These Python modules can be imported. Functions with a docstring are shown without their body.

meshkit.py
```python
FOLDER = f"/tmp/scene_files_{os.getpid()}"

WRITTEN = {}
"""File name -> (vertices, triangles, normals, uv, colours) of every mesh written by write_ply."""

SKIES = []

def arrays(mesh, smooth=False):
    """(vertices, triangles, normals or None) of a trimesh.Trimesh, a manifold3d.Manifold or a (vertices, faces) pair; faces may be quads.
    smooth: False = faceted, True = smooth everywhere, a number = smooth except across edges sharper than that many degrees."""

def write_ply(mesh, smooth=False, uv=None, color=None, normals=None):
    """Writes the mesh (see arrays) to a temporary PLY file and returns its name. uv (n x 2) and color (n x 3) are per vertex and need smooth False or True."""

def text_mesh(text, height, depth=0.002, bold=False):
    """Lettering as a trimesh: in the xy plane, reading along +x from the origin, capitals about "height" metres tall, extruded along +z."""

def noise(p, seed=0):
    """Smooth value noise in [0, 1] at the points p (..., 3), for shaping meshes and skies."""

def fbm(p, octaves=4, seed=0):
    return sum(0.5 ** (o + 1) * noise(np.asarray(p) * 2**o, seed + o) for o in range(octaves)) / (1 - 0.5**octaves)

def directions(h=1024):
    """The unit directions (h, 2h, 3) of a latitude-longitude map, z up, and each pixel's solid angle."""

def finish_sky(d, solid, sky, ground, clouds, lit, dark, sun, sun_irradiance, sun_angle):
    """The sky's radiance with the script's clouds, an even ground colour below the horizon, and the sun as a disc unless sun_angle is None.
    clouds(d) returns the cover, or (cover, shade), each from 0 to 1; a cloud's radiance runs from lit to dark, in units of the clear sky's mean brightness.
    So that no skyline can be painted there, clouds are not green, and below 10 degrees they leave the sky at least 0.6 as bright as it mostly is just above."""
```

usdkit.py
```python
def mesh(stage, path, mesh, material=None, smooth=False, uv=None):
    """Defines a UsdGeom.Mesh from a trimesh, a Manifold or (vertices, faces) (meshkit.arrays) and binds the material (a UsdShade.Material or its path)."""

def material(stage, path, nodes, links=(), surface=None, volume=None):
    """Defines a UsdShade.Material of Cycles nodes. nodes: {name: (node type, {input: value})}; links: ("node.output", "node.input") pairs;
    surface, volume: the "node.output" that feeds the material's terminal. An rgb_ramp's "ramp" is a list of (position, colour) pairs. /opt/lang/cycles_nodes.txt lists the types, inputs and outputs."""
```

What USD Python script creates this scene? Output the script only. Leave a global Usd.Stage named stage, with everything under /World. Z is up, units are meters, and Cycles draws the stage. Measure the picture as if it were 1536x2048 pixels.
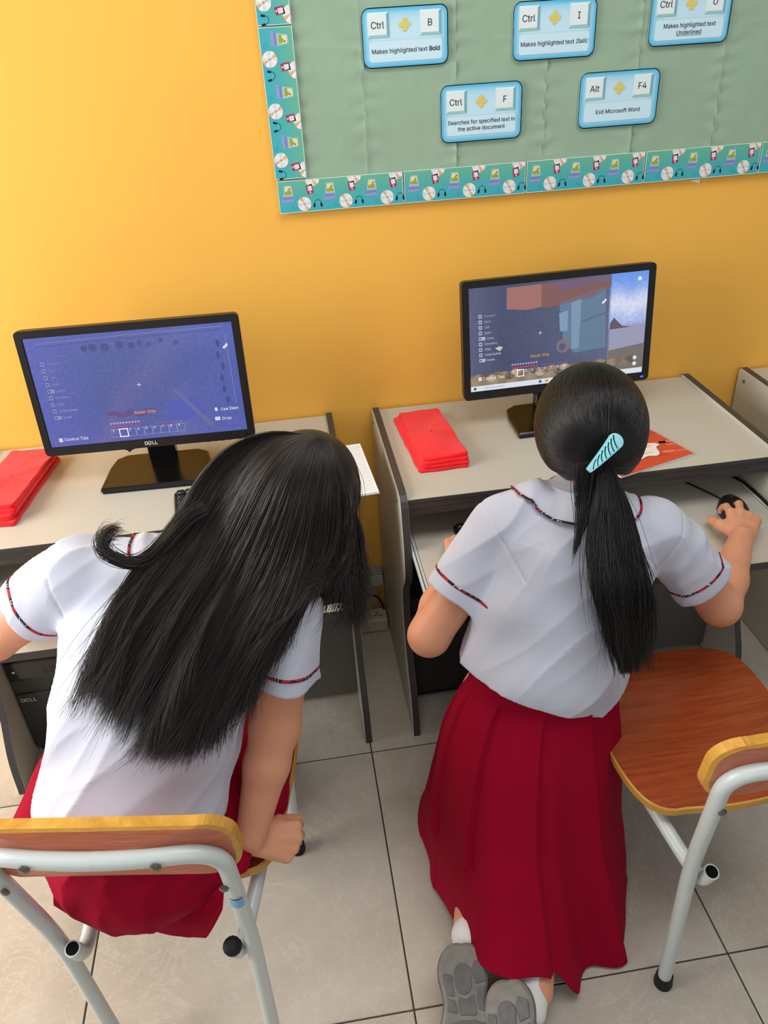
import math, random
import numpy as np, trimesh, usdkit, meshkit
import shapely.geometry as sg
from shapely import affinity
from shapely.ops import unary_union
from pxr import Usd, UsdGeom, UsdLux, UsdShade, Gf, Sdf, Vt

stage = Usd.Stage.CreateInMemory()
UsdGeom.SetStageUpAxis(stage, 'Z'); UsdGeom.SetStageMetersPerUnit(stage, 1.0)
UsdGeom.Xform.Define(stage, '/World'); UsdGeom.Scope.Define(stage, '/World/Looks')
RNG = np.random.default_rng(7); random.seed(7)

# ------------------------------------------------------------------ camera, light, exposure
CAM_POS = np.array([0.0, -1.916, 1.5902])
PITCH, YAW, ROLL, FPX = 0.5639, 0.1081, -0.0629, 1576.0
cp_, sp_ = math.cos(PITCH), math.sin(PITCH)
FW = np.array([math.sin(YAW) * cp_, math.cos(YAW) * cp_, -sp_])
R0 = np.cross(FW, [0, 0, 1]); R0 /= np.linalg.norm(R0); U0 = np.cross(R0, FW)
CR = math.cos(ROLL) * R0 + math.sin(ROLL) * U0
CU = -math.sin(ROLL) * R0 + math.cos(ROLL) * U0
cam = UsdGeom.Camera.Define(stage, '/World/camera')
m4 = Gf.Matrix4d(*CR, 0, *CU, 0, *(-FW), 0, *CAM_POS, 1)
cam.AddTransformOp().Set(m4)
cam.CreateHorizontalApertureAttr(36.0); cam.CreateVerticalApertureAttr(48.0)
cam.CreateFocalLengthAttr(36.0 * FPX / 1536.0); cam.CreateClippingRangeAttr(Gf.Vec2f(0.05, 100))
cam.CreateExposureAttr(0.0)

def rect_light(name, pos, target, w, h, power, color):
    l = UsdLux.RectLight.Define(stage, '/World/' + name)
    d = np.array(target, float) - np.array(pos, float); d /= np.linalg.norm(d)
    x = np.cross([0, 0, 1], -d); x /= np.linalg.norm(x); y = np.cross(-d, x)
    l.AddTransformOp().Set(Gf.Matrix4d(*x, 0, *y, 0, *(-d), 0, *map(float, pos), 1))
    l.CreateWidthAttr(w); l.CreateHeightAttr(h); l.CreateIntensityAttr(power)
    l.CreateColorAttr(Gf.Vec3f(*color))
# daylight through the window of the left-hand wall, through the windows behind the camera, and an added fill dome for the soft ambience of the pale classroom
rect_light('window_daylight', (-2.1, -0.90, 1.55), (0.2, -0.5, 0.8), 1.7, 1.5, 9.0, (1.0, 0.97, 0.92))
rect_light('rear_window_daylight', (0.6, -4.2, 2.3), (0.3, -0.4, 0.6), 3.2, 1.4, 0.9, (0.90, 0.95, 1.0))
rect_light('ceiling_lamp_panel', (0.45, -1.25, 2.9), (0.45, -1.05, 0.0), 1.8, 1.0, 4.6, (1.0, 0.97, 0.93))
dome = UsdLux.DomeLight.Define(stage, '/World/ambient_fill'); dome.CreateIntensityAttr(0.11); dome.CreateColorAttr(Gf.Vec3f(0.97, 0.98, 1.0))

# ------------------------------------------------------------------ helpers
def s2l(c):
    c = np.asarray(c, float) / 255.0
    return tuple(np.where(c <= 0.04045, c / 12.92, ((c + 0.055) / 1.055) ** 2.4))
_used = {}
def fresh(path):
    n = _used.get(path, -1) + 1; _used[path] = n
    return path if n == 0 else f'{path}_{n:03d}'
def thing(name, label, cat, loc=(0, 0, 0), rotz=0.0, group=None, kind=None):
    x = UsdGeom.Xform.Define(stage, fresh('/World/' + name))
    x.AddTranslateOp().Set(Gf.Vec3d(*map(float, loc))); x.AddRotateZOp().Set(float(rotz))
    return tag(x.GetPrim(), label, cat, group, kind)
def tag(p, label=None, cat=None, group=None, kind=None):
    for k, v in (('label', label), ('category', cat), ('group', group), ('kind', kind)):
        if v: p.SetCustomDataByKey(k, v)
    return p
def obj(name, mesh, mat, parent=None, smooth=False, col=None, label=None):
    """one Mesh prim under parent (or /World); col: per-vertex linear colours"""
    path = fresh((str(parent.GetPath()) if parent else '/World') + '/' + name)
    m = usdkit.mesh(stage, path, mesh, MAT[mat] if isinstance(mat, str) else mat, smooth=smooth)
    if col is not None:
        pv = UsdGeom.PrimvarsAPI(m).CreatePrimvar('Col', Sdf.ValueTypeNames.Color3fArray, 'vertex')
        pv.Set(Vt.Vec3fArray.FromNumpy(np.asarray(col, np.float32)))
    p = m.GetPrim()
    if label: p.SetCustomDataByKey('label', label)
    return p
def cat(*ms): return trimesh.util.concatenate([m for m in ms])
def rbox(size, center=(0, 0, 0), r=0.003):
    """box with chamfered edges"""
    sx, sy, sz = np.array(size, float) / 2; r = min(r, sx * .9, sy * .9, sz * .9)
    pts = []
    for a in (-1, 1):
        for b in (-1, 1):
            for c in (-1, 1):
                pts += [(a * (sx - r), b * (sy - r), c * sz), (a * (sx - r), b * sy, c * (sz - r)), (a * sx, b * (sy - r), c * (sz - r))]
    h = trimesh.convex.convex_hull(np.array(pts)); h.apply_translation(center); return h
def box(x0, x1, y0, y1, z0, z1, r=0.002):
    return rbox((x1 - x0, y1 - y0, z1 - z0), ((x0 + x1) / 2, (y0 + y1) / 2, (z0 + z1) / 2), r)
def rrect(w, h, r, cx=0, cy=0, n=6):
    pts = []
    for k, (a, b) in enumerate(((1, 1), (-1, 1), (-1, -1), (1, -1))):
        for i in range(n + 1):
            t = (k + i / n) * math.pi / 2
            pts.append((cx + a * (w / 2 - r) + r * math.cos(t), cy + b * (h / 2 - r) + r * math.sin(t)))
    return sg.Polygon(pts)
def prism(poly, h, bevel=0.0):
    """extrude a polygon along +z with a small chamfer at both ends"""
    if bevel <= 0: return trimesh.creation.extrude_polygon(poly, h, engine='earcut')
    inner = poly.buffer(-bevel, join_style=2)
    pe = np.array(poly.exterior.coords)[:-1]
    if poly.exterior.is_ccw is False: pe = pe[::-1]
    n = len(pe)
    nx = np.roll(pe, -1, 0) - pe; nx /= np.maximum(np.linalg.norm(nx, axis=1, keepdims=True), 1e-9)
    nrm = np.stack([-nx[:, 1], nx[:, 0]], 1); pr = np.roll(nrm, 1, 0)
    off = nrm + pr; off /= np.maximum((off * nrm).sum(1, keepdims=True), 0.3) ; 
    pi = pe + off * bevel
    rings = [(pi, 0), (pe, bevel), (pe, h - bevel), (pi, h)]
    v = np.vstack([np.column_stack([p, np.full(n, z)]) for p, z in rings]); f = []
    for k in range(3):
        for i in range(n):
            a, b = k * n + i, k * n + (i + 1) % n; f += [(a, b, b + n), (a, b + n, a + n)]
    cap = trimesh.creation.triangulate_polygon(sg.Polygon(pi), engine='earcut')
    cv, cf = cap
    cv = np.asarray(cv); cf = np.asarray(cf)
    m = trimesh.Trimesh(v, f, process=False)
    t = cv[cf]; area = np.cross(t[:, 1] - t[:, 0], t[:, 2] - t[:, 0])
    cf = np.where((area > 0)[:, None], cf, cf[:, ::-1])
    top = trimesh.Trimesh(np.column_stack([cv, np.full(len(cv), h)]), cf, process=False)
    bot = trimesh.Trimesh(np.column_stack([cv, np.zeros(len(cv))]), cf[:, ::-1], process=False)
    return cat(m, top, bot)
def T(m, loc=(0, 0, 0), M=None):
    m = m.copy()
    if M is not None:
        A = np.eye(4); A[:3, :3] = np.asarray(M, float); m.apply_transform(A)
    m.apply_translation(loc); return m
YZ = np.array([[0, 0, 1], [1, 0, 0], [0, 1, 0]], float)      # polygon (u,v) -> y,z ; extrusion -> x
XZ = np.array([[1, 0, 0], [0, 0, -1], [0, 1, 0]], float)     # polygon (u,v) -> x,z ; extrusion -> -y
def smooth_path(pts, n=8, closed=False):
    from scipy.interpolate import splprep, splev
    p = np.array(pts, float); k = min(3, len(p) - 1)
    tck, u = splprep(p.T, s=0, k=k, per=closed)
    return np.array(splev(np.linspace(0, 1, n * (len(p) - 1) + 1), tck)).T
def fillet(pts, r, n=6):
    """polyline with rounded corners"""
    p = [np.array(q, float) for q in pts]; out = [p[0]]
    for a, b, c in zip(p, p[1:], p[2:]):
        u, v = a - b, c - b; lu, lv = np.linalg.norm(u), np.linalg.norm(v)
        q = min(r, lu * .49, lv * .49); s, e = b + u / lu * q, b + v / lv * q
        for i in range(n + 1):
            t = i / n; out.append((1 - t) ** 2 * s + 2 * t * (1 - t) * b + t * t * e)
    out.append(p[-1]); return np.array(out)
def tube(path, r, n=12, cap=True):
    path = np.asarray(path, float); m = len(path)
    r = np.broadcast_to(np.asarray(r, float), (m,))
    tan = np.gradient(path, axis=0); tan /= np.linalg.norm(tan, axis=1, keepdims=True)
    ref = np.array([0, 0, 1.0]) if abs(tan[0][2]) < .9 else np.array([1.0, 0, 0])
    nv = np.cross(tan[0], ref); nv /= np.linalg.norm(nv); V = []
    for i in range(m):
        nv = nv - tan[i] * (nv @ tan[i]); nv /= np.linalg.norm(nv); bv = np.cross(tan[i], nv)
        a = np.arange(n) / n * 2 * math.pi
        V.append(path[i] + r[i] * (np.cos(a)[:, None] * nv + np.sin(a)[:, None] * bv))
    V = np.vstack(V); F = []
    for i in range(m - 1):
        for j in range(n):
            a, b = i * n + j, i * n + (j + 1) % n; F += [(a, b, b + n), (a, b + n, a + n)]
    if cap:
        V = np.vstack([V, path[0], path[-1]]); c0, c1 = m * n, m * n + 1
        for j in range(n):
            F += [(c0, (j + 1) % n, j), (c1, (m - 1) * n + j, (m - 1) * n + (j + 1) % n)]
    return trimesh.Trimesh(V, F, process=False)
def lathe(prof, n=20):
    return trimesh.creation.revolve(np.array(prof, float), sections=n)
def grid_mesh(P, closed=False, flip=False):
    """P: (m, n, 3) grid of points -> trimesh; closed: wraps along the second index"""
    m, n = P.shape[:2]; V = P.reshape(-1, 3); F = []
    I = np.arange(m * n).reshape(m, n)
    J = np.roll(I, -1, 1) if closed else I[:, 1:]
    A = I if closed else I[:, :-1]
    a, b, c, d = A[:-1].ravel(), J[:-1].ravel(), J[1:].ravel(), A[1:].ravel()
    F = np.vstack([np.column_stack([a, b, c]), np.column_stack([a, c, d])])
    if flip: F = F[:, ::-1]
    return trimesh.Trimesh(V, F, process=False)
class Print:
    """flat print: coloured polygons in a plane, collected into one mesh with vertex colours"""
    def __init__(s): s.V, s.F, s.C, s.n = [], [], [], 0
    def poly(s, p, c, z=0.0):
        for g in getattr(p, 'geoms', [p]):
            if g.is_empty or g.area < 1e-10: continue
            v, f = trimesh.creation.triangulate_polygon(g, engine='earcut'); v = np.asarray(v); f = np.asarray(f)
            t = v[f]; ar = np.cross(t[:, 1] - t[:, 0], t[:, 2] - t[:, 0]); f = np.where((ar > 0)[:, None], f, f[:, ::-1])
            s.raw(np.column_stack([v, np.full(len(v), z)]), f, np.tile(s2l(c), (len(v), 1)))
    def raw(s, v, f, c):
        s.V.append(v); s.F.append(np.asarray(f) + s.n); s.C.append(c); s.n += len(v)
    def rect(s, x0, y0, x1, y1, c, z=0.0): s.poly(sg.box(x0, y0, x1, y1), c, z)
    def disc(s, x, y, r, c, z=0.0): s.poly(sg.Point(x, y).buffer(r, 6), c, z)
    def line(s, pts, w, c, z=0.0): s.poly(sg.LineString(pts).buffer(w / 2, 3), c, z)
    def grad(s, x0, y0, x1, y1, c00, c10, c11, c01, z=0.0):
        s.raw(np.array([(x0, y0, z), (x1, y0, z), (x1, y1, z), (x0, y1, z)]), [(0, 1, 2), (0, 2, 3)], np.array([s2l(c) for c in (c00, c10, c11, c01)]))
    def text(s, t, h, x, y, c, z=0.0, bold=False, align='l', shear=0.0, rot=0.0):
        m = meshkit.text_mesh(t, h, 0.0002, bold); v = np.array(m.vertices)
        w = v[:, 0].max(); v[:, 0] -= {'l': 0, 'c': w / 2, 'r': w}[align]
        v[:, 0] += shear * v[:, 1]
        s.raw(v + [x, y, z], np.array(m.faces), np.tile(s2l(c), (len(v), 1)))
        return w
    def mesh(s):
        V, F, C = np.vstack(s.V), np.vstack(s.F), np.vstack(s.C); u, inv = np.unique(F, return_inverse=True)
        return trimesh.Trimesh(V[u], inv.reshape(F.shape), process=False), C[u]
def put_print(pr, name, mat, parent, loc, M=XZ, label=None):
    m, c = pr.mesh(); return obj(name, T(m, loc, M), mat, parent, col=c, label=label)
def rings_plate(w, h, stops):
    """rounded-rectangle plate: stops = [(inset, radius, colour, z)] from the rim to the centre"""
    V, F, C = [], [], []; n = None
    for ins, r, c, z in stops:
        p = np.array(rrect(w - 2 * ins, h - 2 * ins, max(r, 1e-4)).exterior.coords)[:-1]
        n = len(p); V.append(np.column_stack([p, np.full(n, z)])); C.append(np.tile(s2l(c), (n, 1)))
    for k in range(len(stops) - 1):
        for i in range(n):
            a, b = k * n + i, k * n + (i + 1) % n; F += [(a, b, b + n), (a, b + n, a + n)]
    V.append(np.array([[0, 0, stops[-1][3]]])); C.append(np.array([s2l(stops[-1][2])])); q = (len(stops) - 1) * n
    F += [(q + i, q + (i + 1) % n, q + n) for i in range(n)]
    return np.vstack(V), np.array(F), np.vstack(C)

# ------------------------------------------------------------------ materials
MAT = {}
def mat(name, nodes, links=(), surface='p.BSDF'):
    MAT[name] = usdkit.material(stage, '/World/Looks/' + name, nodes, links, surface=surface)
def plain(name, c, rough=0.5, spec=0.5, metal=0.0, bump=None, var=None, coat=0.0, sheen=0.0, sss=0.0):
    """colour with an optional fine noise variation (var: scale, amount) and bump (scale, strength, distance)"""
    pb = {'base_color': s2l(c), 'roughness': rough, 'specular_ior_level': spec, 'metallic': metal, 'coat_weight': coat, 'sheen_weight': sheen}
    if sss: pb |= {'subsurface_weight': sss, 'subsurface_scale': 0.006, 'subsurface_radius': (1, .35, .2)}
    nodes, links = {'p': ('principled_bsdf', pb)}, []
    if bump or var: nodes['g'] = ('texture_coordinate', {})
    if var:
        k = s2l(c); lo = tuple(x * (1 - var[1]) for x in k); hi = tuple(min(1, x * (1 + var[1])) for x in k)
        nodes['n'] = ('noise_texture', {'scale': var[0], 'detail': 5.0, 'roughness': .6}); nodes['r'] = ('rgb_ramp', {'ramp': [(.3, lo), (.7, hi)]})
        links += [('g.object', 'n.vector'), ('n.fac', 'r.fac'), ('r.color', 'p.base_color')]
    if bump:
        nodes['bn'] = ('noise_texture', {'scale': bump[0], 'detail': 4.0}); nodes['b'] = ('bump', {'strength': bump[1], 'distance': bump[2]})
        links += [('g.object', 'bn.vector'), ('bn.fac', 'b.height'), ('b.normal', 'p.normal')]
    mat(name, nodes, links)
def vcol(name, rough=0.5, spec=0.5, emit=0.0, noise=None):
    nodes = {'a': ('attribute', {'attribute': 'Col'}), 'p': ('principled_bsdf', {'roughness': rough, 'specular_ior_level': spec})}
    links = [('a.color', 'p.base_color')]
    if emit:
        nodes['p'][1].update({'base_color': (.01, .01, .012), 'emission_strength': emit}); links = [('a.color', 'p.emission_color')]
        if noise:
            nodes['g'] = ('texture_coordinate', {}); nodes['n'] = ('noise_texture', {'scale': noise, 'detail': 2.0})
            nodes['r'] = ('rgb_ramp', {'ramp': [(.2, (.78, .78, .82)), (.8, (1.18, 1.18, 1.16))]}); nodes['m'] = ('mix', {'mix_type': 'multiply', 'fac': 1.0})
            links = [('g.object', 'n.vector'), ('n.fac', 'r.fac'), ('a.color', 'm.color1'), ('r.color', 'm.color2'), ('m.color', 'p.emission_color')]
    mat(name, nodes, links)
plain('wall_paint', (246, 186, 80), .55, .35, bump=(60, .12, .002), var=(1.2, .03))
plain('cream_paint', (228, 222, 208), .6, .3)
plain('grout', (78, 72, 64), .9, .2)
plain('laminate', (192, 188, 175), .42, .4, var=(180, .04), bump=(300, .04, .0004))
plain('shaded_laminate', (92, 89, 82), .5, .3)  # copy of laminate with the under-desk shade darkened into its colour
plain('dark_edge', (62, 60, 59), .45, .4, bump=(200, .05, .0005))
plain('black_plastic', (22, 22, 24), .38, .5, bump=(500, .05, .0003))
plain('gloss_black', (16, 15, 15), .16, .55)
plain('mesh_plastic', (46, 46, 44), .5, .4, bump=(900, .5, .001))
plain('dark_plastic', (34, 34, 34), .42, .4)
plain('silver_print', (205, 205, 205), .4, .5)
plain('white_metal', (196, 206, 204), .30, .5, bump=(90, .03, .0005))
plain('bolt_metal', (120, 118, 112), .35, .5, metal=.9)
plain('rubber', (24, 24, 25), .6, .3)
plain('hollow_dark', (12, 12, 12), .8, .1)
plain('beige_plastic', (205, 186, 165), .45, .4)
plain('grey_plastic', (150, 146, 138), .5, .4)
plain('paper_white', (240, 241, 243), .7, .2, bump=(60, .1, .001))
plain('cloth_red', (238, 12, 26), .75, .2, bump=(500, .12, .0006), sheen=.25)
plain('shirt_white', (196, 201, 217), .8, .12, bump=(900, .10, .0005), sheen=.05)
plain('skirt_maroon', (146, 0, 38), .85, .12, bump=(800, .15, .0006))
plain('skin', (214, 152, 120), .5, .35, bump=(350, .06, .0006), var=(18, .04), sss=.12)
plain('nail', (236, 182, 164), .3, .5)
plain('sock_white', (226, 226, 224), .9, .1, bump=(400, .3, .001))
plain('sole_grey', (134, 131, 124), .75, .2, var=(40, .16), bump=(300, .2, .0008))
plain('sole_dark', (106, 107, 106), .7, .25, var=(55, .18))
plain('shoe_tan', (176, 152, 134), .7, .2, bump=(300, .2, .0008))
plain('scalp_hair', (20, 18, 20), .42, .45)
plain('clip_aqua', (150, 224, 236), .3, .5)
vcol('print', .45, .35); vcol('card_print', .22, .5); vcol('screen_glow', .12, .5, emit=1.12, noise=220.0); vcol('screen_text', .2, .5, emit=1.0)
def emit(name, c, s):
    mat(name, {'p': ('principled_bsdf', {'base_color': (0.02, .02, .02), 'emission_color': s2l(c), 'emission_strength': s})})
emit('led_blue', (60, 80, 255), 2.0)
def tile_mat(name, seed):
    mat(name, {'g': ('texture_coordinate', {}), 'mp': ('mapping', {'location': (seed * 3.1, seed * 1.7, seed)}),
        'n': ('noise_texture', {'scale': 3.0, 'detail': 6.0, 'roughness': .62, 'distortion': .6}),
        'r': ('rgb_ramp', {'ramp': [(.25, s2l((172, 164, 151))), (.55, s2l((188, 181, 169))), (.8, s2l((198, 192, 180)))]}),
        'w': ('noise_texture', {'scale': 4.2, 'detail': 5.0, 'roughness': .7, 'distortion': 2.2}),
        'wr': ('rgb_ramp', {'ramp': [(0, (0, 0, 0)), (.482, (0, 0, 0)), (.5, (.55, .55, .55)), (.518, (0, 0, 0)), (1, (0, 0, 0))]}),
        'w2': ('noise_texture', {'scale': 8.5, 'detail': 4.0, 'roughness': .7, 'distortion': 2.5}),
        'wr2': ('rgb_ramp', {'ramp': [(0, (0, 0, 0)), (.485, (0, 0, 0)), (.5, (.45, .45, .45)), (.515, (0, 0, 0)), (1, (0, 0, 0))]}),
        'm': ('mix', {'color2': s2l((204, 199, 189))}), 'm2': ('mix', {'color2': s2l((202, 196, 186))}),
        'p': ('principled_bsdf', {'roughness': .26, 'specular_ior_level': .45})},
        [('g.object', 'mp.vector'), ('mp.vector', 'n.vector'), ('mp.vector', 'w.vector'), ('mp.vector', 'w2.vector'), ('n.fac', 'r.fac'), ('w.fac', 'wr.fac'), ('w2.fac', 'wr2.fac'),
         ('r.color', 'm.color1'), ('wr.color', 'm.fac'), ('m.color', 'm2.color1'), ('wr2.color', 'm2.fac'), ('m2.color', 'p.base_color')])
for k in range(4): tile_mat(f'floor_tile_{k}', k + 1)
def wood(name, lo, hi, scale, stretch, rough, spec=.4, coat=0.0, warp=1.0):
    mat(name, {'g': ('texture_coordinate', {}), 'mp': ('mapping', {'scale': stretch}),
        'n': ('noise_texture', {'scale': scale, 'detail': 7.0, 'roughness': .65, 'distortion': warp}),
        'r': ('rgb_ramp', {'ramp': [(.3, s2l(lo)), (.7, s2l(hi))]}), 'p': ('principled_bsdf', {'roughness': rough, 'specular_ior_level': spec, 'coat_weight': coat, 'coat_roughness': .2})},
        [('g.object', 'mp.vector'), ('mp.vector', 'n.vector'), ('n.fac', 'r.fac'), ('r.color', 'p.base_color')])
wood('fascia_wood', (34, 34, 35), (74, 71, 68), 6.0, (1.5, 40, 40), .45)
wood('seat_veneer', (132, 50, 20), (168, 78, 36), 9.0, (1.0, 14, 4), .30, .45, coat=.15, warp=.5)
wood('back_veneer', (176, 88, 58), (206, 118, 82), 9.0, (2.0, 6, 22), .36, .4, warp=.5)
wood('ply_edge', (176, 124, 44), (222, 172, 78), 10.0, (2, 2, 90), .4)
# paper of the notice board: sage green, faintly crinkled
plain('sage_paper', (152, 178, 154), .8, .15, var=(7, .05), bump=(14, .35, .006))
plain('cover_red', (205, 70, 50), .3, .5)
# ------------------------------------------------------------------ setting
WY = 0.022                                   # room-side face of the yellow wall
def struct(name, mesh, m, **k): return tag(obj(name, mesh, m, **k), kind='structure')
w_ = struct('wall_back', box(-3.2, 4.2, WY, WY + .15, 0, 3.0, .001), 'wall_paint'); tag(w_, 'plain orange-yellow painted classroom wall behind the desks', 'wall')
fl = UsdGeom.Xform.Define(stage, '/World/floor').GetPrim(); tag(fl, 'beige veined polished floor tiles with dark joints', 'floor', kind='structure')
obj('grout_bed', box(-3.2, 4.2, -5.0, WY + .1, -.06, -.0025, .001), 'grout', fl)
TS, TX, TY = .624, .0791, -.5421
for j in range(-2, 5):
    for i in range(-5, 6):
        x0, y1 = TX + i * TS, TY - (j - 1) * TS; y0 = y1 - TS; y1 = min(y1, WY)
        if y1 - y0 < .02 or x0 < -3.2 or j < 0: continue
        g = .0016
        obj('tile', box(x0 + g, x0 + TS - g, y0 + g, y1 - g, -.05, 0, .0012), f'floor_tile_{(i * 3 + j * 5) % 4}', fl)

# ------------------------------------------------------------------ notice board
BY = .012                                    # its front face
def fbm2(x, z, s, seed): return meshkit.fbm(np.stack([x * s, z * s, np.zeros_like(x)], -1), 4, seed) - .5
nb = thing('notice_board', 'notice board covered in sage green paper on the yellow wall', 'notice board', (0, 0, 0))
obj('backing', box(.012, 1.80, BY + .001, WY - .0005, 1.212, 2.1, .001), 'grey_plastic', nb)
edges = [.078, .222, .424, .630, .840, 1.046, 1.26, 1.47, 1.76]
for k, (a, b) in enumerate(zip(edges, edges[1:])):
    nx, nz = 56, 150
    X, Z = np.meshgrid(np.linspace(a, b + .004, nx), np.linspace(1.278, 2.06, nz))
    seam = np.minimum(X - a, b + .004 - X)
    Y = BY - .0006 - .0022 * np.exp(-(seam / .006) ** 2) * (.45 + fbm2(X, Z, 40, k + 3)) + .0035 * fbm2(X, Z, 6, k) * np.exp(-seam / .06) - .0011 * (k % 2)
    Y += .0012 * np.exp(-(seam / .03) ** 2) * np.sin(Z * 160 + 9 * fbm2(X, Z, 8, k + 20))
    for zc in (1.535, 1.79): Y -= .0009 * np.exp(-((Z - zc - .006 * np.sin(X * 21)) / .0035) ** 2)
    front = grid_mesh(np.stack([X, Y, Z], -1))
    obj('paper_sheet', front, 'sage_paper', nb, smooth=True)

# ---- printed border strips (29 cm x 7 cm cards with laptops, discs, players and headphones)
def motif_laptop(p, x, y, s=1.0):
    A = lambda q: [(x + s * u, y + s * v) for u, v in q]
    p.poly(sg.Polygon(A([(-.013, -.004), (.011, -.004), (.008, .020), (-.009, .020)])), (150, 188, 214), .0002)
    p.poly(sg.Polygon(A([(-.0105, -.001), (.0085, -.001), (.0062, .0175), (-.0072, .0175)])), (226, 222, 160), .0003)
    p.poly(sg.Polygon(A([(-.0095, .000), (.0075, .000), (.006, .007), (.000, .011), (-.005, .006), (-.009, .008)])), (150, 168, 66), .0004)
    p.disc(x + s * .003, y + s * .012, .002 * s, (190, 84, 96), .0005)
    p.poly(sg.Polygon(A([(-.018, -.017), (.011, -.016), (.011, -.004), (-.013, -.004)])), (142, 156, 208), .0002)
    p.poly(sg.Polygon(A([(-.0145, -.010), (.009, -.0095), (.009, -.0055), (-.012, -.0055)])), (116, 134, 190), .0003)
def motif_disc(p, x, y, r, clip=None):
    for k in range(12):
        a0, a1 = k * math.pi / 6 + .26, (k + 1) * math.pi / 6 + .26
        g = sg.Polygon([(x, y)] + [(x + r * math.cos(a0 + (a1 - a0) * t / 4), y + r * math.sin(a0 + (a1 - a0) * t / 4)) for t in range(5)])
        if clip is not None: g = g.intersection(clip)
        p.poly(g, [(226, 224, 228), (240, 232, 222), (214, 224, 218), (226, 170, 130), (236, 232, 238), (206, 214, 216)][k % 6], .0002)
    g = sg.Point(x, y).buffer(r * .16, 6); p.poly(g if clip is None else g.intersection(clip), (120, 178, 190), .0004)
def motif_player(p, x, y, s=1.0):
    A = lambda q: [(x + s * u, y + s * v) for u, v in q]
    p.poly(sg.Polygon(A([(-.006, -.011), (.009, -.008), (.006, .012), (-.009, .009)])), (170, 46, 84), .0002)
    p.poly(sg.Polygon(A([(-.0035, -.004), (.0062, -.002), (.0042, .009), (-.0055, .007)])), (226, 222, 226), .0003)
    p.disc(x + s * .001, y - s * .0065, .0022 * s, (222, 196, 208), .0003)
def motif_headphones(p, x, y, s=1.0):
    p.line([(x + s * .010 * math.cos(t), y + s * .011 * math.sin(t)) for t in np.linspace(0, math.pi, 9)], .0012 * s, (20, 40, 54), .0002)
    for a in (-1, 1): p.poly(affinity.rotate(sg.box(x + s * (a * .010 - .0026), y - s * .009, x + s * (a * .010 + .0026), y + s * .0015), a * 12), (14, 28, 40), .0003)
def motif_swirl(p, x, y):
    p.line([(x + (.001 + .0008 * t) * math.cos(t), y + (.001 + .0008 * t) * math.sin(t)) for t in np.linspace(0, 6.3, 14)], .0006, (60, 130, 160), .0002)
def strip_print(L, Wd):
    p = Print(); n = 10
    for i in range(n):
        a, b = i / n * L, (i + 1) / n * L
        p.grad(a, 0, b, Wd * .5, (62, 174, 192), (62, 174, 192), (78, 176, 174), (78, 176, 174)); p.grad(a, Wd * .5, b, Wd, (78, 176, 174), (78, 176, 174), (106, 182, 150), (106, 182, 150))
    fr = sg.box(0, 0, L, Wd); p.poly(fr.difference(sg.box(.0014, .0014, L - .0014, Wd - .0014)), (206, 232, 222), .0001)
    clip = sg.box(.001, .001, L - .001, Wd - .001); st = L / 3
    for k in range(3):
        o = k * st
        motif_laptop(p, o + .024, .040, 1.0); motif_disc(p, o + .058, .0175, .0155); motif_player(p, o + .073, .048, .95)
        motif_disc(p, o + .080, .0705, .0165, clip); motif_headphones(p, o + .0885, .016, .8); motif_swirl(p, o + .033, .012)
    return p
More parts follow.
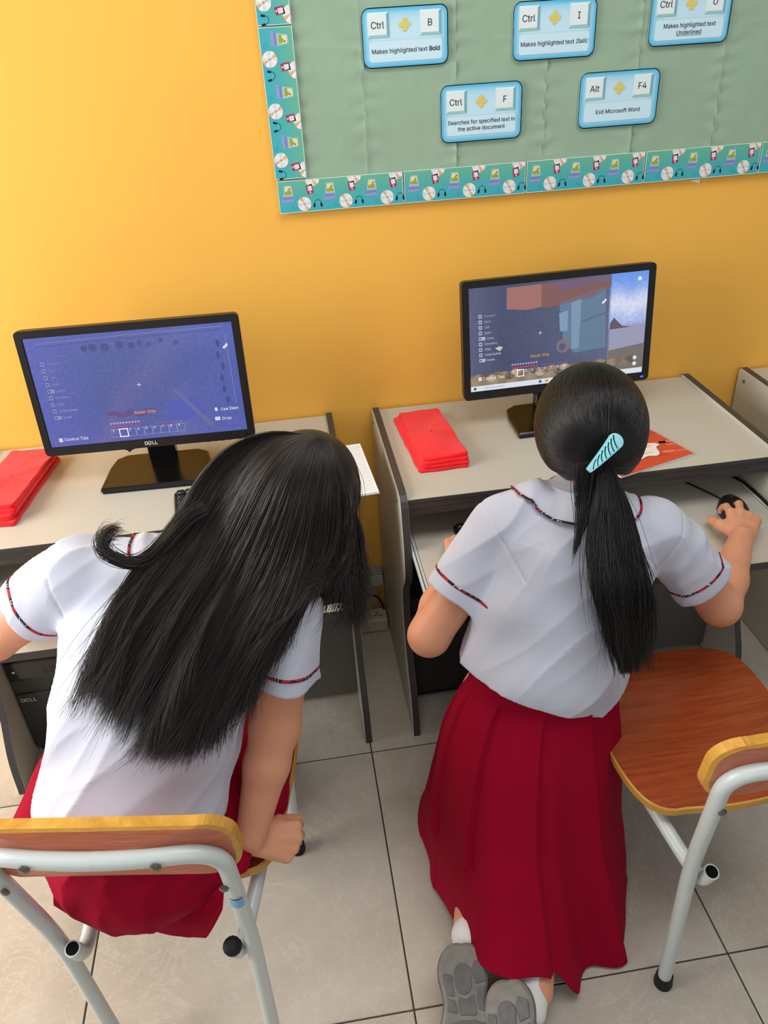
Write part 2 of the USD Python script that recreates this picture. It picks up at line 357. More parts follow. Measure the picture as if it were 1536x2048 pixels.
def border_strip(loc, rot, L, label):
    t = thing('border_strip', label, 'border strip', loc, 0, 'printed border strips round the notice board')
    c, s = math.cos(rot), math.sin(rot); M = XZ @ np.array([[c, -s, 0], [s, c, 0], [0, 0, 1]])
    obj('card', T(prism(sg.box(0, 0, L, .070), .0012), (0, 0, 0), M), 'paper_white', t)
    put_print(strip_print(L, .070), 'printed_pattern', 'print', t, (0, -.0014, 0), M)
for k in range(5):
    L = .2888; border_strip((.012 + k * .2915, BY - .003, 1.2105), 0, L,
        ['printed computer-motif border strip at the bottom left corner of the notice board', 'second printed border strip from the left along the bottom of the notice board',
         'third printed border strip from the left along the bottom of the notice board', 'printed border strip along the bottom above the white paper scrap',
         'last printed border strip on the right edge along the bottom of the notice board', 'bottom border strip of the notice board beyond the right edge of the photo'][k])
for k in range(2):
    border_strip((.0105, BY - .0045, 1.578 + k * .2965), -math.pi / 2, .2940, ['printed border strip up the left side of the notice board, lower one', 'printed border strip at the top left of the notice board, upper one'][k])

# ---- keyboard shortcut cards
def key_cap(t, key, cx, cz, loc):
    p = Print(); w = .046
    def q(a, c, z): p.poly(sg.Polygon(a), c, z)
    h = w / 2; i = .0055
    q([(-h, -h), (h, -h), (h - i, -h + i), (-h + i * .6, -h + i)], (150, 200, 196), 0); q([(h, -h), (h, h), (h - i, h - i * .6), (h - i, -h + i)], (118, 178, 184), 0)
    q([(-h, -h), (-h + i * .6, -h + i), (-h + i * .6, h - i * .6), (-h, h)], (214, 240, 240), 0); q([(-h, h), (-h + i * .6, h - i * .6), (h - i, h - i * .6), (h, h)], (224, 244, 246), 0)
    q([(-h + i * .6, -h + i), (h - i, -h + i), (h - i, h - i * .6), (-h + i * .6, h - i * .6)], (226, 238, 240), 0)
    k = put_print(p, 'key_cap', 'card_print', t, (cx, -.0020, cz))
    l = Print(); l.text(key, .0125, -.002, -.006, (34, 40, 48), align='c'); put_print(l, 'key_letter', 'card_print', k, (cx, -.0022, cz))
def shortcut_card(x0, z0, keys, lines, label, w=.1845, h=.110, tilt=0.0):
    t = thing('shortcut_card', label, 'card', (x0 + w / 2, BY - .007, z0 + h / 2), 0, 'keyboard shortcut cards')
    t.GetAttribute('xformOp:rotateZ').Set(0.0)
    V, F, C = rings_plate(w, h, [(0, .017, (22, 44, 62), .0012), (.0016, .0155, (22, 44, 62), .0012), (.0017, .0155, (82, 178, 224), .0013), (.006, .012, (110, 196, 232), .0013), (.012, .009, (162, 216, 240), .0013), (.022, .007, (186, 226, 244), .0013), (.04, .004, (196, 230, 246), .0013)])
    obj('card_sheet', T(prism(rrect(w, h, .017), .0012), (0, 0, 0), XZ), 'paper_white', t)
    obj('card_face', T(trimesh.Trimesh(V, F, process=False), (0, 0, 0), XZ), 'card_print', t, col=C)
    key_cap(t, keys[0], -.057, .0235, None); key_cap(t, keys[1], .0545, .0235, None)
    p = Print()
    p.poly(unary_union([affinity.rotate(sg.Polygon([(-.0042, 0), (-.0042, .006), (-.0058, .009), (0, .0135), (.0058, .009), (.0042, .006), (.0042, 0)]), a * 90, origin=(0, 0)) for a in range(4)]).buffer(0), (222, 204, 104), 0)
    put_print(p, 'plus_sign', 'card_print', t, (-.001, -.0021, .022))
    V, F, C = rings_plate(w - .026, .040, [(0, .006, (120, 184, 214), 0), (.0006, .006, (196, 230, 244), 0), (.003, .005, (204, 234, 246), 0)])
    obj('caption_panel', T(trimesh.Trimesh(V, F, process=False), (0, -.0018, -.0245), XZ), 'card_print', t, col=C)
    p = Print(); n = len(lines)
    for r, parts in enumerate(lines):
        y = (n - 1) * .0068 - r * .0136 - .0035
        tot = sum(meshkit.text_mesh(s, .0082, .0002, st == 'b').vertices[:, 0].max() + .0035 for s, st in parts) - .0035; x = -tot / 2
        for s, st in parts:
            wd = p.text(s, .0082, x, y, (30, 36, 46), bold=(st == 'b'), shear=.22 if st == 'i' else 0)
            if st == 'u': p.rect(x, y - .0022, x + wd, y - .0014, (30, 36, 46))
            x += wd + .0035
    put_print(p, 'caption', 'card_print', t, (0, -.0021, -.0245))
shortcut_card(.225, 1.490, ('Ctrl', 'B'), [[('Makes highlighted text', ''), ('Bold', 'b')]], 'blue shortcut card for bold text, Ctrl + B, on the green board')
shortcut_card(.551, 1.485, ('Ctrl', 'I'), [[('Makes highlighted text', ''), ('Italic', 'i')]], 'blue shortcut card for italic text, Ctrl + I, on the green board')
shortcut_card(.857, 1.4945, ('Ctrl', 'U'), [[('Makes highlighted text', '')], [('Underlined', 'u')]], 'blue shortcut card for underlined text, Ctrl + U, cut by the photo edge')
shortcut_card(.391, 1.3325, ('Ctrl', 'F'), [[('Searches for specified text in', '')], [('the active document', '')]], 'blue shortcut card about searching for text, Ctrl + F, lower left one', w=.1855, h=.116)
shortcut_card(.709, 1.3405, ('Alt', 'F4'), [[('Exit Microsoft Word', '')]], 'blue shortcut card about exiting, Alt + F4, lower right one', w=.187, h=.113)
tag(obj('paper_scrap', T(prism(sg.Polygon([(1.012, 1.204), (1.0375, 1.2065), (1.0395, 1.1955)]), .0006), (0, WY - .0002, 0), XZ), 'paper_white'), 'small white torn paper scrap stuck to the wall under the notice board', 'paper scrap')

# ------------------------------------------------------------------ computer desks
DZ, DYF, DYB, PT = .6892, -.465, .0135, .0175     # worktop height, front, back, panel thickness
def panel_profile():
    pts = [(DYB, 0), (DYB, .688), (DYB - .003, .697), (DYB - .012, .702), (-.440, .702), (-.456, .698), (-.468, .688), (-.480, .65), (-.492, .585), (-.494, .53), (-.486, .485), (-.468, .462), (-.444, .432), (-.430, .392),
           (-.429, .33), (-.440, .26), (-.456, .20), (-.474, .16), (-.492, .118), (-.505, .06), (-.512, 0)]
    a = np.array(pts[3:]); body = list(map(tuple, pts[:4])) + [tuple(q) for q in smooth_path(a[1:], 3)]
    return sg.Polygon(body).buffer(0)
PROF = panel_profile()
def computer_desk(xl, label, tray_y=-.665, full=True, width=.8868, tower_side=True):
    t = thing('computer_desk', label, 'desk', (xl, 0, 0), 0, None); W = width
    for x in (0, W - PT):
        s = obj('side_panel', T(prism(PROF.buffer(-.0016), PT, .0008), (x, 0, 0), YZ), 'laminate', t)
        ring = PROF.difference(PROF.buffer(-.0018)); m = trimesh.creation.extrude_polygon(ring.geoms[0] if hasattr(ring, 'geoms') else ring, PT - .0012, engine='earcut')
        obj('edge_band', T(m, (x + .0006, 0, 0), YZ), 'dark_edge', s)
        sc = cat(*[T(lathe([(0, 0), (.0045, 0), (.0045, .0015), (.003, .0022), (0, .0018)], 12), (x + (-.0022 if x == 0 else PT), y, z), np.array([[0, 0, -1 if x == 0 else 1], [1, 0, 0], [0, 1, 0]])) for y, z in ((-.025, .672), (-.43, .672))])
        obj('screw_cover', sc, 'bolt_metal', s)
    if not full: 
        obj('worktop', box(PT, W - PT, DYF, DYB, DZ - .02, DZ, .001), 'laminate', t); return t
    obj('worktop', box(PT, W - PT, DYF + .002, DYB, DZ - .02, DZ, .0008), 'laminate', t)
    obj('front_edge', box(PT, W - PT, DYF, DYF + .0022, DZ - .0095, DZ - .0004, .0006), 'dark_edge', t)
    obj('front_rail', box(PT, W - PT, DYF + .0012, DYF + .0016, DZ - .041, DZ - .0096, .0001), 'fascia_wood', t)
    tr = obj('keyboard_tray', box(PT + .014, W - PT - .014, tray_y + .002, tray_y + .36, .552, .570, .001), 'laminate', t)
    obj('tray_edge', box(PT + .014, W - PT - .014, tray_y, tray_y + .0022, .5515, .5702, .0008), 'dark_edge', tr)
    for x0 in (PT + .001, W - PT - .013):
        obj('tray_rail', cat(box(x0, x0 + .004, tray_y + .02, -.06, .556, .572, .001), box(x0 + .006, x0 + .012, tray_y + .02, tray_y + .34, .558, .570, .001)), 'white_metal', t)
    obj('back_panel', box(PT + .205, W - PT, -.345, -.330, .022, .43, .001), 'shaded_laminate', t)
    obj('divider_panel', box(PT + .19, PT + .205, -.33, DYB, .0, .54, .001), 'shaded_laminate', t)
    return t
desk_l = computer_desk(.0855 - .8868, 'grey computer desk on the left with the lit monitor and papers', -.665)
desk_r = computer_desk(.1935, 'grey computer desk on the right behind the girl with the ponytail', -.690)
desk_3 = computer_desk(1.235, 'grey computer desk cut by the right edge of the photo', -.60, full=True)

# ------------------------------------------------------------------ monitors
def screen_base(p, w, h, f, n=26, m=16):
    X, Y = np.meshgrid(np.linspace(-w / 2, w / 2, n), np.linspace(-h / 2, h / 2, m)); V = np.stack([X, Y, 0 * X], -1)
    g = grid_mesh(V); C = np.array([s2l(f(x / w + .5, y / h + .5)) for x, y in zip(X.ravel(), Y.ravel())])
    p.raw(np.array(g.vertices), np.array(g.faces), C)
def lerp(a, b, t): return tuple(np.array(a) * (1 - t) + np.array(b) * t)
def hud(p, w, h, sx, dim, right=True, tips=('Forward', 'Back', 'Left', 'Right', 'Jump', 'Inventory', 'Chat', 'Code Builder', 'Sneak'), item=(232, 170, 96)):
    """game overlay: key hints, cross-hair, hearts and item slots; sx: width share the game window takes"""
    W = w * sx; x0 = -w / 2; c = (210, 212, 232)
    def fade(k): return lerp((90, 96, 150), c, k * dim)
    for i, s in enumerate(tips):
        y = h * (.27 - i * .062); wide = s in ('Jump', 'Sneak')
        p.poly(rrect(.016 if wide else .0085, .0085, .0015, x0 + .026 + (.004 if wide else 0), y), fade(.75), .0003); p.rect(x0 + .0235, y - .0015, x0 + .0285, y + .0015, (70, 76, 120), .0004)
        p.text(s, .0050, x0 + .036 + (.005 if wide else 0), y - .0025, fade(.55 + .05 * i), .0003)
    p.poly(rrect(.0085, .0095, .0015, x0 + .0235, -h * .44), c, .0003); p.text('Control Tips', .0068, x0 + .031, -h * .44 - .003, (236, 238, 248), .0003)
    cx = x0 + W * .5
    p.rect(cx - .0045, .003, cx + .0045, .0040, (236, 238, 248), .0003); p.rect(cx - .0006, -.001, cx + .0006, .008, (236, 238, 248), .0003)
    p.text('Repair Ship', .0066, cx, -h * .255, item, .0003, align='c')
    s = .0185 * (sx * .55 + .45); b0 = cx - 4.5 * s; yb = -h * .46
    for k in range(9):
        q = sg.box(b0 + k * s, yb, b0 + (k + 1) * s, yb + s); p.poly(q.difference(q.buffer(-.0008)), (150, 156, 190), .0003)
        if k != 1: p.text(str(k + 1), .0058, b0 + k * s + .003, yb + s - .0055, (240, 240, 248), .0004)
    q = sg.box(b0 + s - .001, yb - .001, b0 + 2 * s + .001, yb + s + .001); p.poly(q.difference(q.buffer(-.0022)), (246, 246, 250), .0004)
    for k in range(10):
        for r_, (col, xx) in enumerate((((206, 60, 92), b0 + .004 + k * .0068), ((186, 178, 200), b0 + .004 + k * .0068))):
            x, y = xx, yb + s + .006 + r_ * .008
            p.poly(sg.Polygon([(x - .0027, y + .001), (x - .0012, y + .0026), (x, y + .0015), (x + .0012, y + .0026), (x + .0027, y + .001), (x, y - .0026)]), col, .0003)
        x, y = b0 + 9 * s - .004 - k * .0068, yb + s + .006
        p.poly(sg.Polygon([(x - .0024, y - .002), (x + .0006, y - .0005), (x + .0026, y + .0022), (x - .0006, y + .0012)]), (186, 84, 110), .0003)
    if right:
        for y, s_, ic in ((-.285, 'Use Item', 0), (-.375, 'Drop', 1)):
            p.text(s_, .0068, w / 2 - .052, y * h - .003, (240, 240, 250), .0003)
            p.poly(rrect(.006 + .006 * ic, .0085, .0018, w / 2 - .062, y * h + .001), (214, 216, 236), .0003)
    xx = x0 + W * .955
    p.poly(affinity.rotate(sg.box(xx - .005, h * .29 - .005, xx, h * .29 + .001), -30), (226, 226, 236), .0003); p.poly(affinity.rotate(sg.box(xx, h * .29 - .001, xx + .005, h * .29 + .006), -30), (226, 226, 236), .0003)
def monitor(label, cx, y, zb, tilt, yaw, base_y, screen, text, led, logo_on=True, bw=.1235):
    t = thing('monitor', label, 'monitor', (cx, y, DZ), math.degrees(yaw)); w, h, d = .478, .2875, .0165; z0 = zb - DZ
    ct, st = math.cos(tilt), math.sin(tilt)
    M = np.array([[1, 0, 0], [0, st, -ct], [0, ct, st]])      # panel (u right, v up, n toward viewer) -> thing space
    P = lambda m: T(m, (0, 0, z0), M)
    outer = rrect(w, h, .010, 0, h / 2); hole = sg.box(-.2225, .0205, .2225, h - .0165)
    obj('bezel', P(T(prism(rrect(w, h, .010, 0, h / 2), d, .003), (0, 0, -d))), 'black_plastic', t) if False else None
    fr = trimesh.creation.extrude_polygon(outer.difference(hole), d, engine='earcut'); fr.apply_translation((0, 0, -d))
    lip = []
    for q in (outer.buffer(-.0012),):
        m = trimesh.creation.extrude_polygon(q.difference(hole.buffer(.0015)), .0012, engine='earcut'); lip.append(m)
    obj('bezel', P(cat(fr, *lip)), 'black_plastic', t)
    obj('rear_shell', P(cat(T(prism(rrect(w - .004, h - .004, .010, 0, h / 2), .022, .006), (0, 0, -d - .020)), T(prism(rrect(w * .72, h * .66, .02, 0, h * .48), .024, .008), (0, 0, -d - .042)))), 'black_plastic', t)
    sp = obj('screen', P(T(screen[0], (0, .0205 + .125, -.0028))), 'screen_glow', t, col=screen[1])
    obj('screen_graphics', P(T(text[0], (0, .0205 + .125, -.0026))), 'screen_text', sp, col=text[1])  # on the right monitor these include painted room reflections
    if logo_on:
        p = Print(); p.text('D', .0082, -.0145, .0068, (214, 214, 216), bold=True); p.text('LL', .0082, .0028, .0068, (214, 214, 216), bold=True)
        p.line([(-.0052 + .0008, .0092), (.0022, .0120)], .0012, (214, 214, 216)); p.line([(-.0052 + .0040 * math.cos(a) + .0030, .0108 + .0042 * math.sin(a)) for a in np.linspace(.5, 5.6, 12)], .0013, (214, 214, 216))
        m, c = p.mesh(); obj('logo', P(T(m, (0, 0, .0015))), 'print', t, col=c)
    bt = cat(*[T(rbox((.011, .005, .004), (.130 + k * .016, -.0005, -.007), .001)) for k in range(4)]); obj('control_button', P(bt), 'gloss_black', t)
    obj('power_light' if led else 'power_button', P(T(prism(rrect(.0075, .0045, .001, .221, .010), .0008), (0, 0, .0010))), 'led_blue' if led else 'gloss_black', t)
    nub = lathe([(0, -.004), (.004, -.004), (.004, .004), (0, .004)], 12); obj('lens_nub', P(T(cat(rbox((.022, .006, .008), (-.052, -.0015, -.008), .002), T(nub, (-.052, -.004, -.006))))), 'dark_plastic', t)
    # neck and foot
    ny = base_y + .055 - y
    pr = sg.Polygon([(-.034, 0), (.034, 0), (.030, .10), (-.030, .10)])
    obj('neck', cat(T(prism(pr, .026, .003), (0, ny + .03, .008), XZ), box(-.032, .032, ny - .0, ny + .055, z0 + .02, z0 + .10, .004)), 'gloss_black', t)
    by = base_y - y
    foot = sg.Polygon([(-bw, -.082), (bw, -.082), (bw * 1.0, -.070), (bw * .97, .02), (bw * .90, .062), (bw * .70, .080), (-bw * .70, .080), (-bw * .90, .062), (-bw * .97, .02), (-bw, -.070)]).buffer(-.003).buffer(.003)
    obj('foot', cat(T(prism(foot.buffer(-.003), .004), (0, by, 0.0002)), T(prism(foot, .013, .0035), (0, by, .003))), 'gloss_black', t)
    return t
def scr1(u, v):
    e = min(u, 1 - u) * 2; b = lerp((92, 98, 172), (82, 92, 150), min(1, e * 1.6)); b = lerp(b, (62, 84, 150), max(0, (u - .6) * 1.4)); b = lerp(b, (96, 92, 170), max(0, .35 - v))
    return lerp(b, (100, 104, 176), max(0, v - .75) * 1.5)
p1 = Print(); screen_base(p1, .445, .2505, scr1)
p1t = Print()
for k in range(9):      # darker leafy blots behind the overlay, a pale diagonal beam and a blue slab
    p1t.poly(sg.Point(-.10 + .024 * k + .006 * math.sin(k * 5), .094 + .004 * math.sin(k * 3)).buffer(.007 + .002 * math.sin(k * 7), 4), (74, 82, 136), .0001)
for k in range(6): p1t.poly(affinity.scale(sg.Point(.186 + .004 * math.sin(k * 4), .08 - k * .026).buffer(.007, 4), .6, 1.2), (60, 76, 132), .0001)
p1t.poly(sg.Polygon([(.055, -.045), (.115, -.032), (.135, -.075), (.09, -.09), (.05, -.085)]), (78, 88, 176), .0001)
p1t.poly(sg.Polygon([(.07, -.015), (.078, -.013), (.150, -.105), (.138, -.107)]), (104, 104, 156), .0002); p1t.line([(-.2, .112), (.0, .116), (.2, .117)], .002, (116, 120, 186), .0001); p1t.line([(-.2, .105), (.0, .109), (.2, .110)], .0012, (72, 80, 140), .0001)
p1t.line([(.205, .1), (.207, -.06)], .0015, (112, 128, 190), .0001)
for k in range(5): p1t.poly(affinity.scale(sg.Point(-.07 + k * .02, -.058 - .006 * (k % 2)).buffer(.010, 4), 1.4, .6), (98, 76, 130), .0001)
hud(p1t, .443, .249, 1.0, .55, item=(236, 178, 120))
def scr2(u, v):
    if u < .795:
        if v < .155: return lerp((126, 112, 92), (150, 134, 108), (math.sin(u * 60) + 1) / 2)
        b = lerp((66, 72, 100), (98, 104, 130), min(1, max(0, (u - .2) * 1.2))); return lerp(b, (120, 120, 150), max(0, .18 - u) * 2)
    if v < .1: return (120, 116, 112)
    if v > .5: return lerp(lerp((150, 166, 212), (96, 140, 222), (v - .5) * 2), (206, 209, 228), math.exp(-((v - .70 - .02 * math.sin(u * 40)) / .13) ** 2) * .95)
    return lerp((110, 106, 100), (140, 142, 170), v * 2)
p2 = Print(); screen_base(p2, .445, .2505, scr2, 60, 24)
p2t = Print(); w2, h2 = .443, .249
p2t.poly(sg.Polygon([(-.13, .118), (.128, .122), (.128, .098), (.085, .075), (-.02, .062), (-.13, .068)]), (128, 88, 86), .0001)  # reflections of the room, painted on the screen as flat shapes
p2t.poly(sg.Polygon([(-.13, .118), (-.045, .119), (-.045, .066), (-.08, .062), (-.13, .068)]), (158, 108, 104), .00015)
p2t.poly(sg.Polygon([(-.01, .118), (.128, .122), (.128, .110), (.0, .098)]), (112, 92, 118), .00015)
p2t.poly(sg.Polygon([(.0, .070), (.115, .098), (.122, -.05), (.04, -.055), (.012, -.02)]), (98, 122, 150), .0001)
p2t.poly(sg.Polygon([(.030, .068), (.055, .074), (.052, -.045), (.034, -.045)]), (120, 148, 172), .00015); p2t.poly(sg.Polygon([(.0, .045), (.022, .05), (.022, .0), (.003, .002)]), (126, 150, 184), .00015)
p2t.line([(.06, .02), (.118, .035)], .004, (78, 104, 136), .0002)
p2t.poly(sg.Point(.012, -.035).buffer(.017, 6).difference(sg.Point(.010, -.037).buffer(.009, 5)), (126, 110, 118), .0002)
p2t.poly(sg.Polygon([(-.160, -.022), (-.148, -.018), (-.140, -.022), (-.148, -.030)]), (196, 198, 190), .0002)
for k in range(26):     # dry grass of the wallpaper under the game window
    x = -.20 + k * .0155; p2t.poly(affinity.scale(sg.Point(x, -.091 + .004 * math.sin(k * 2.3)).buffer(.011, 4), 1.2, .8), [(150, 128, 98), (96, 84, 66), (186, 166, 132), (120, 104, 82)][k % 4], .0002)
p2t.rect(-.2215, -.1245, .2215, -.1115, (214, 222, 232), .0003)
for k, c in enumerate(((40, 90, 170), (210, 150, 60), (60, 150, 110), (90, 90, 100), (60, 120, 200), (200, 200, 210))): p2t.poly(rrect(.007, .007, .0015, -.045 + k * .017, -.118), c, .0004)
p2t.text('Type here to search', .0042, -.19, -.120, (120, 126, 136), .0004); p2t.rect(-.214, -.121, -.208, -.115, (60, 70, 84), .0004)
for x, c in ((.132, (222, 206, 216)), ): pass
p2t.poly(sg.Polygon([(.1305, .008), (.14, .020), (.148, .012), (.162, -.002), (.185, -.006), (.1305, -.008)]), (96, 84, 94), .0002); p2t.poly(sg.box(.1305, -.060, .2215, -.006), (150, 152, 176), .00015)
p2t.poly(sg.Polygon([(.1305, -.060), (.2215, -.050), (.2215, -.1115), (.1305, -.1115)]), (116, 108, 104), .0002)
for y in (.108, -.085, -.1): p2t.poly(sg.Point(.200, y).buffer(.005, 6), (226, 228, 236), .0003)
hud(p2t, .443, .249 * .86, .79, .95, right=False, item=(226, 150, 60))
mon_l = monitor('black monitor on the left desk with a plain violet-blue game screen', -.3461, -.2318, .7723, .0947, -.0358, -.205, p1.mesh(), p1t.mesh(), False)
mon_r = monitor('black monitor on the right desk with a game window over a coast wallpaper', .6461, -.1596, .7696, .1097, .0266, -.160, p2.mesh(), p2t.mesh(), True, logo_on=True)

# ------------------------------------------------------------------ things on and under the desks
def folded_cloth(label, x, y, rot, w, d, h, seed, name='folded_cloth'):
    """a folded cloth: stacked layers, each a soft sheet bent round the near fold, joined in one piece"""
    t = thing(name, label, 'cloth', (x, y, DZ + .0004), rot, 'folded red cloths'); n = 4; rng = np.random.default_rng(seed); ms = []
    for k in range(n):
        z0, z1 = h * k / n, h * (k + .93) / n; nu = 40
        ww, dd = w * (1 - .03 * k - .02 * rng.random()), d * (1 - .025 * k); ox, oy = rng.normal(0, .003, 2)
        per = np.array(rrect(ww, dd, .007, ox, oy + .002 * k, 5).exterior.coords)[:-1]
        seg = np.linalg.norm(np.roll(per, -1, 0) - per, axis=1); s = np.concatenate([[0], np.cumsum(seg)]); q = np.linspace(0, s[-1], 121)[:-1]
        per = np.column_stack([np.interp(q, s, np.append(per[:, i], per[0, i])) for i in (0, 1)]); c = per.mean(0)
        lev = []
        for (sc, zz) in ((.0, 0), (.9, 0), (.985, 0), (1.0, .25), (1.003, .5), (1.0, .78), (.985, 1), (.93, 1), (.8, 1), (.6, 1), (.4, 1), (.2, 1), (.02, 1)):
            pxy = c + (per - c) * sc; z = z0 + (z1 - z0) * zz
            f = meshkit.fbm(np.column_stack([pxy * 22, np.full(len(pxy), k * 3.1 + seed)]), 3, seed) - .5
            big = meshkit.fbm(np.column_stack([pxy * 9, np.full(len(pxy), seed)]), 2, seed + 5) - .5
            edge = (meshkit.noise(np.column_stack([pxy * 40, np.full(len(pxy), k + .5)]), seed) - .5) * .006 * (sc > .95)
            u = (pxy[:, 1] / d + .5)
            zz_ = z + (f * .006 + big * .010) * (zz * (.25 + .75 * (k + 1) / n)) * (sc > 0) - .004 * k * (u - .5) * zz + .0
            lev.append(np.column_stack([pxy + edge[:, None] * (pxy - c) / .1, np.maximum(zz_, .0)]))
        ms.append(grid_mesh(np.array(lev), closed=True))
    obj('fold_layer', cat(*ms[:-1]), 'cloth_red', t, smooth=50); obj('top_layer', ms[-1], 'cloth_red', t, smooth=50)
    return t
folded_cloth('folded bright red cloth on the right desk, left of the monitor', .3150, -.2050, 3.0, .118, .30, .026, 3)
folded_cloth('folded bright red cloth at the left edge of the left desk', -.682, -.215, -7.0, .13, .31, .040, 8)
# red booklet
bk = thing('booklet', 'red booklet with a white figure on its cover, on the right desk', 'booklet', (.800, -.365, DZ + .0003), 0)
A_ = np.array([.889 - .800, -.417 + .365]); B_ = np.array([.749 - .80, -.462 + .365]); D_ = B_ - A_; N_ = np.array([-D_[1], D_[0]]); 
ux = -D_ / np.linalg.norm(D_); uy = np.array([-ux[1], ux[0]]); ang = math.degrees(math.atan2(ux[1], ux[0]))
c0 = A_ - ux * .105 + uy * .072
def bkp(poly): return affinity.translate(affinity.rotate(poly, ang, origin=(0, 0)), c0[0], c0[1])
obj('pages', prism(bkp(sg.box(-.104, -.071, .104, .071)), .004), 'paper_white', bk)
p = Print(); p.poly(bkp(sg.box(-.105, -.072, .105, .072)), (206, 74, 52), 0)
rb = np.random.default_rng(4)
for k in range(16):
    x, y = rb.uniform(-.09, .085), rb.uniform(-.06, .06); p.poly(bkp(affinity.rotate(sg.box(x, y, x + .03, y + .008), -18)).intersection(bkp(sg.box(-.104, -.071, .104, .071))), [(232, 130, 124), (224, 110, 96), (190, 58, 40)][k % 3], .0001)
blob = sg.Polygon(smooth_path([(.072, .0), (.06, .016), (.03, .020), (.0, .012), (-.04, .016), (-.08, .004), (-.085, -.022), (-.05, -.030), (-.015, -.034), (.012, -.03), (.028, -.038), (.044, -.028), (.05, -.014), (.072, 0)], 5)).buffer(0)
p.poly(bkp(blob.buffer(.0014)), (96, 50, 44), .0002); p.poly(bkp(blob), (240, 232, 222), .0003)
for q in ([(.05, .008), (.02, .004), (-.01, .006)], [(.03, -.02), (0, -.014), (-.03, -.02)], [(-.03, .0), (-.06, -.01)]): p.poly(bkp(sg.LineString(q).buffer(.0007)), (120, 96, 96), .0004)
p.poly(bkp(sg.Polygon([(-.05, .01), (-.035, .002), (-.03, -.016), (-.044, -.012), (-.06, -.002)])), (44, 52, 74), .0004)
m_, c_ = p.mesh(); obj('cover', T(m_, (0, 0, .0045)), 'card_print', bk, col=c_)
# sheets of lined paper lying over the right end of the left desk
pp = thing('paper_pad', 'white ruled paper pad lying over the right end of the left desk', 'paper pad', (.088, -.330, .7025), 3.5)
obj('sheets', cat(*[box(-.058 + k * .0008, .058 - k * .0005, -.118, .118, .0004 + k * .0016, .0018 + k * .0016, .0004) for k in range(4)]), 'paper_white', pp)
p = Print()
for k in range(26): p.rect(-.052, -.108 + k * .0085, .052, -.1075 + k * .0085 + .0004, (168, 172, 182))
m_, c_ = p.mesh(); obj('ruling', T(m_, (0, 0, .0070)), 'print', pp, col=c_)
# keyboards
def keyboard(label, x, y, z, rot, cols=22):
    t = thing('keyboard', label, 'keyboard', (x, y, z), rot); cw = .442 - (22 - cols) * .019
    obj('case', prism(rrect(cw, .132, .012, (cw - .442) / 2), .014, .003), 'black_plastic', t)
    for r_ in range(6):
        ks = []; n = 15 if r_ else 13
        for k in range(cols):
            cx = -.2055 + k * .0190; cy = .049 - r_ * .0195 - (.004 if r_ else 0)
            if k in (15, 18) : continue
            if r_ == 5 and 4 <= k <= 9:
                if k == 4: ks.append(rbox((.112, .0165, .009), (cx + .0475, cy, .0165), .002))
                continue
            ks.append(rbox((.0168, .0165, .009), (cx, cy, .0165), .002))
        obj('key_row', cat(*ks), 'dark_plastic', t)
    p = Print()
    for r_ in range(5):
        for k in range(15): p.text('QWERTYUIOPASDFGHJKLZXCVBNM1234567890'[(k + r_ * 13) % 36], .0045, -.2105 + k * .019, .041 - r_ * .0195, (196, 196, 196))
    m_, c_ = p.mesh(); obj('key_print', T(m_, (0, 0, .0211)), 'print', t, col=c_); return t
keyboard('black keyboard on the pulled-out tray under the left hand of the kneeling girl', .540, -.488, .5704, 0)
keyboard('black keyboard on the left desk top, mostly hidden behind the long hair', -.075, -.372, DZ + .0004, 6, 15)
# mouse and its cable
ms_ = thing('computer_mouse', 'black computer mouse under the right hand of the kneeling girl', 'mouse', (.960, -.505, .5702), -8)
def mouse_shell():
    a = np.linspace(0, 2 * math.pi, 33)[:-1]; lev = []
    for t_ in np.linspace(0, 1, 9):
        r_ = math.cos(t_ * math.pi / 2 * .995) ** .55; z = .036 * math.sin(t_ * math.pi / 2) ** .8
        lev.append(np.column_stack([.031 * r_ * np.cos(a) * (1 - .06 * np.sin(a) * (np.sin(a) < 0)), .055 * r_ * np.sin(a) - .004 * t_, np.full(32, z + .001)]))
    return grid_mesh(np.array(lev), closed=True)
obj('shell', mouse_shell(), 'black_plastic', ms_, smooth=True)
obj('wheel', T(lathe([(0, -.0035), (.008, -.0035), (.009, -.002), (.009, .002), (.008, .0035), (0, .0035)], 16), (0, .026, .030), np.array([[0, 0, 1], [1, 0, 0], [0, 1, 0]])), 'rubber', ms_)
cab = fillet([(.962, -.448, .578), (.950, -.405, .574), (.93, -.36, .573), (.90, -.30, .573)], .04)
obj('cord', T(tube(cab, .0022, 8), (-.960, .505, -.5702)) if False else tube((cab - [.960, -.505, .5702]) @ np.array([[math.cos(math.radians(-8)), -math.sin(math.radians(-8)), 0], [math.sin(math.radians(-8)), math.cos(math.radians(-8)), 0], [0, 0, 1]]), .0022, 8), 'rubber', ms_)
tag(obj('cable', tube(smooth_path([(1.00, -.305, .573), (1.045, -.345, .573), (1.056, -.40, .573), (1.058, -.47, .573), (1.050, -.52, .573)], 6), .0032, 8), 'rubber'), 'black cable lying across the right end of the keyboard tray', 'cable')
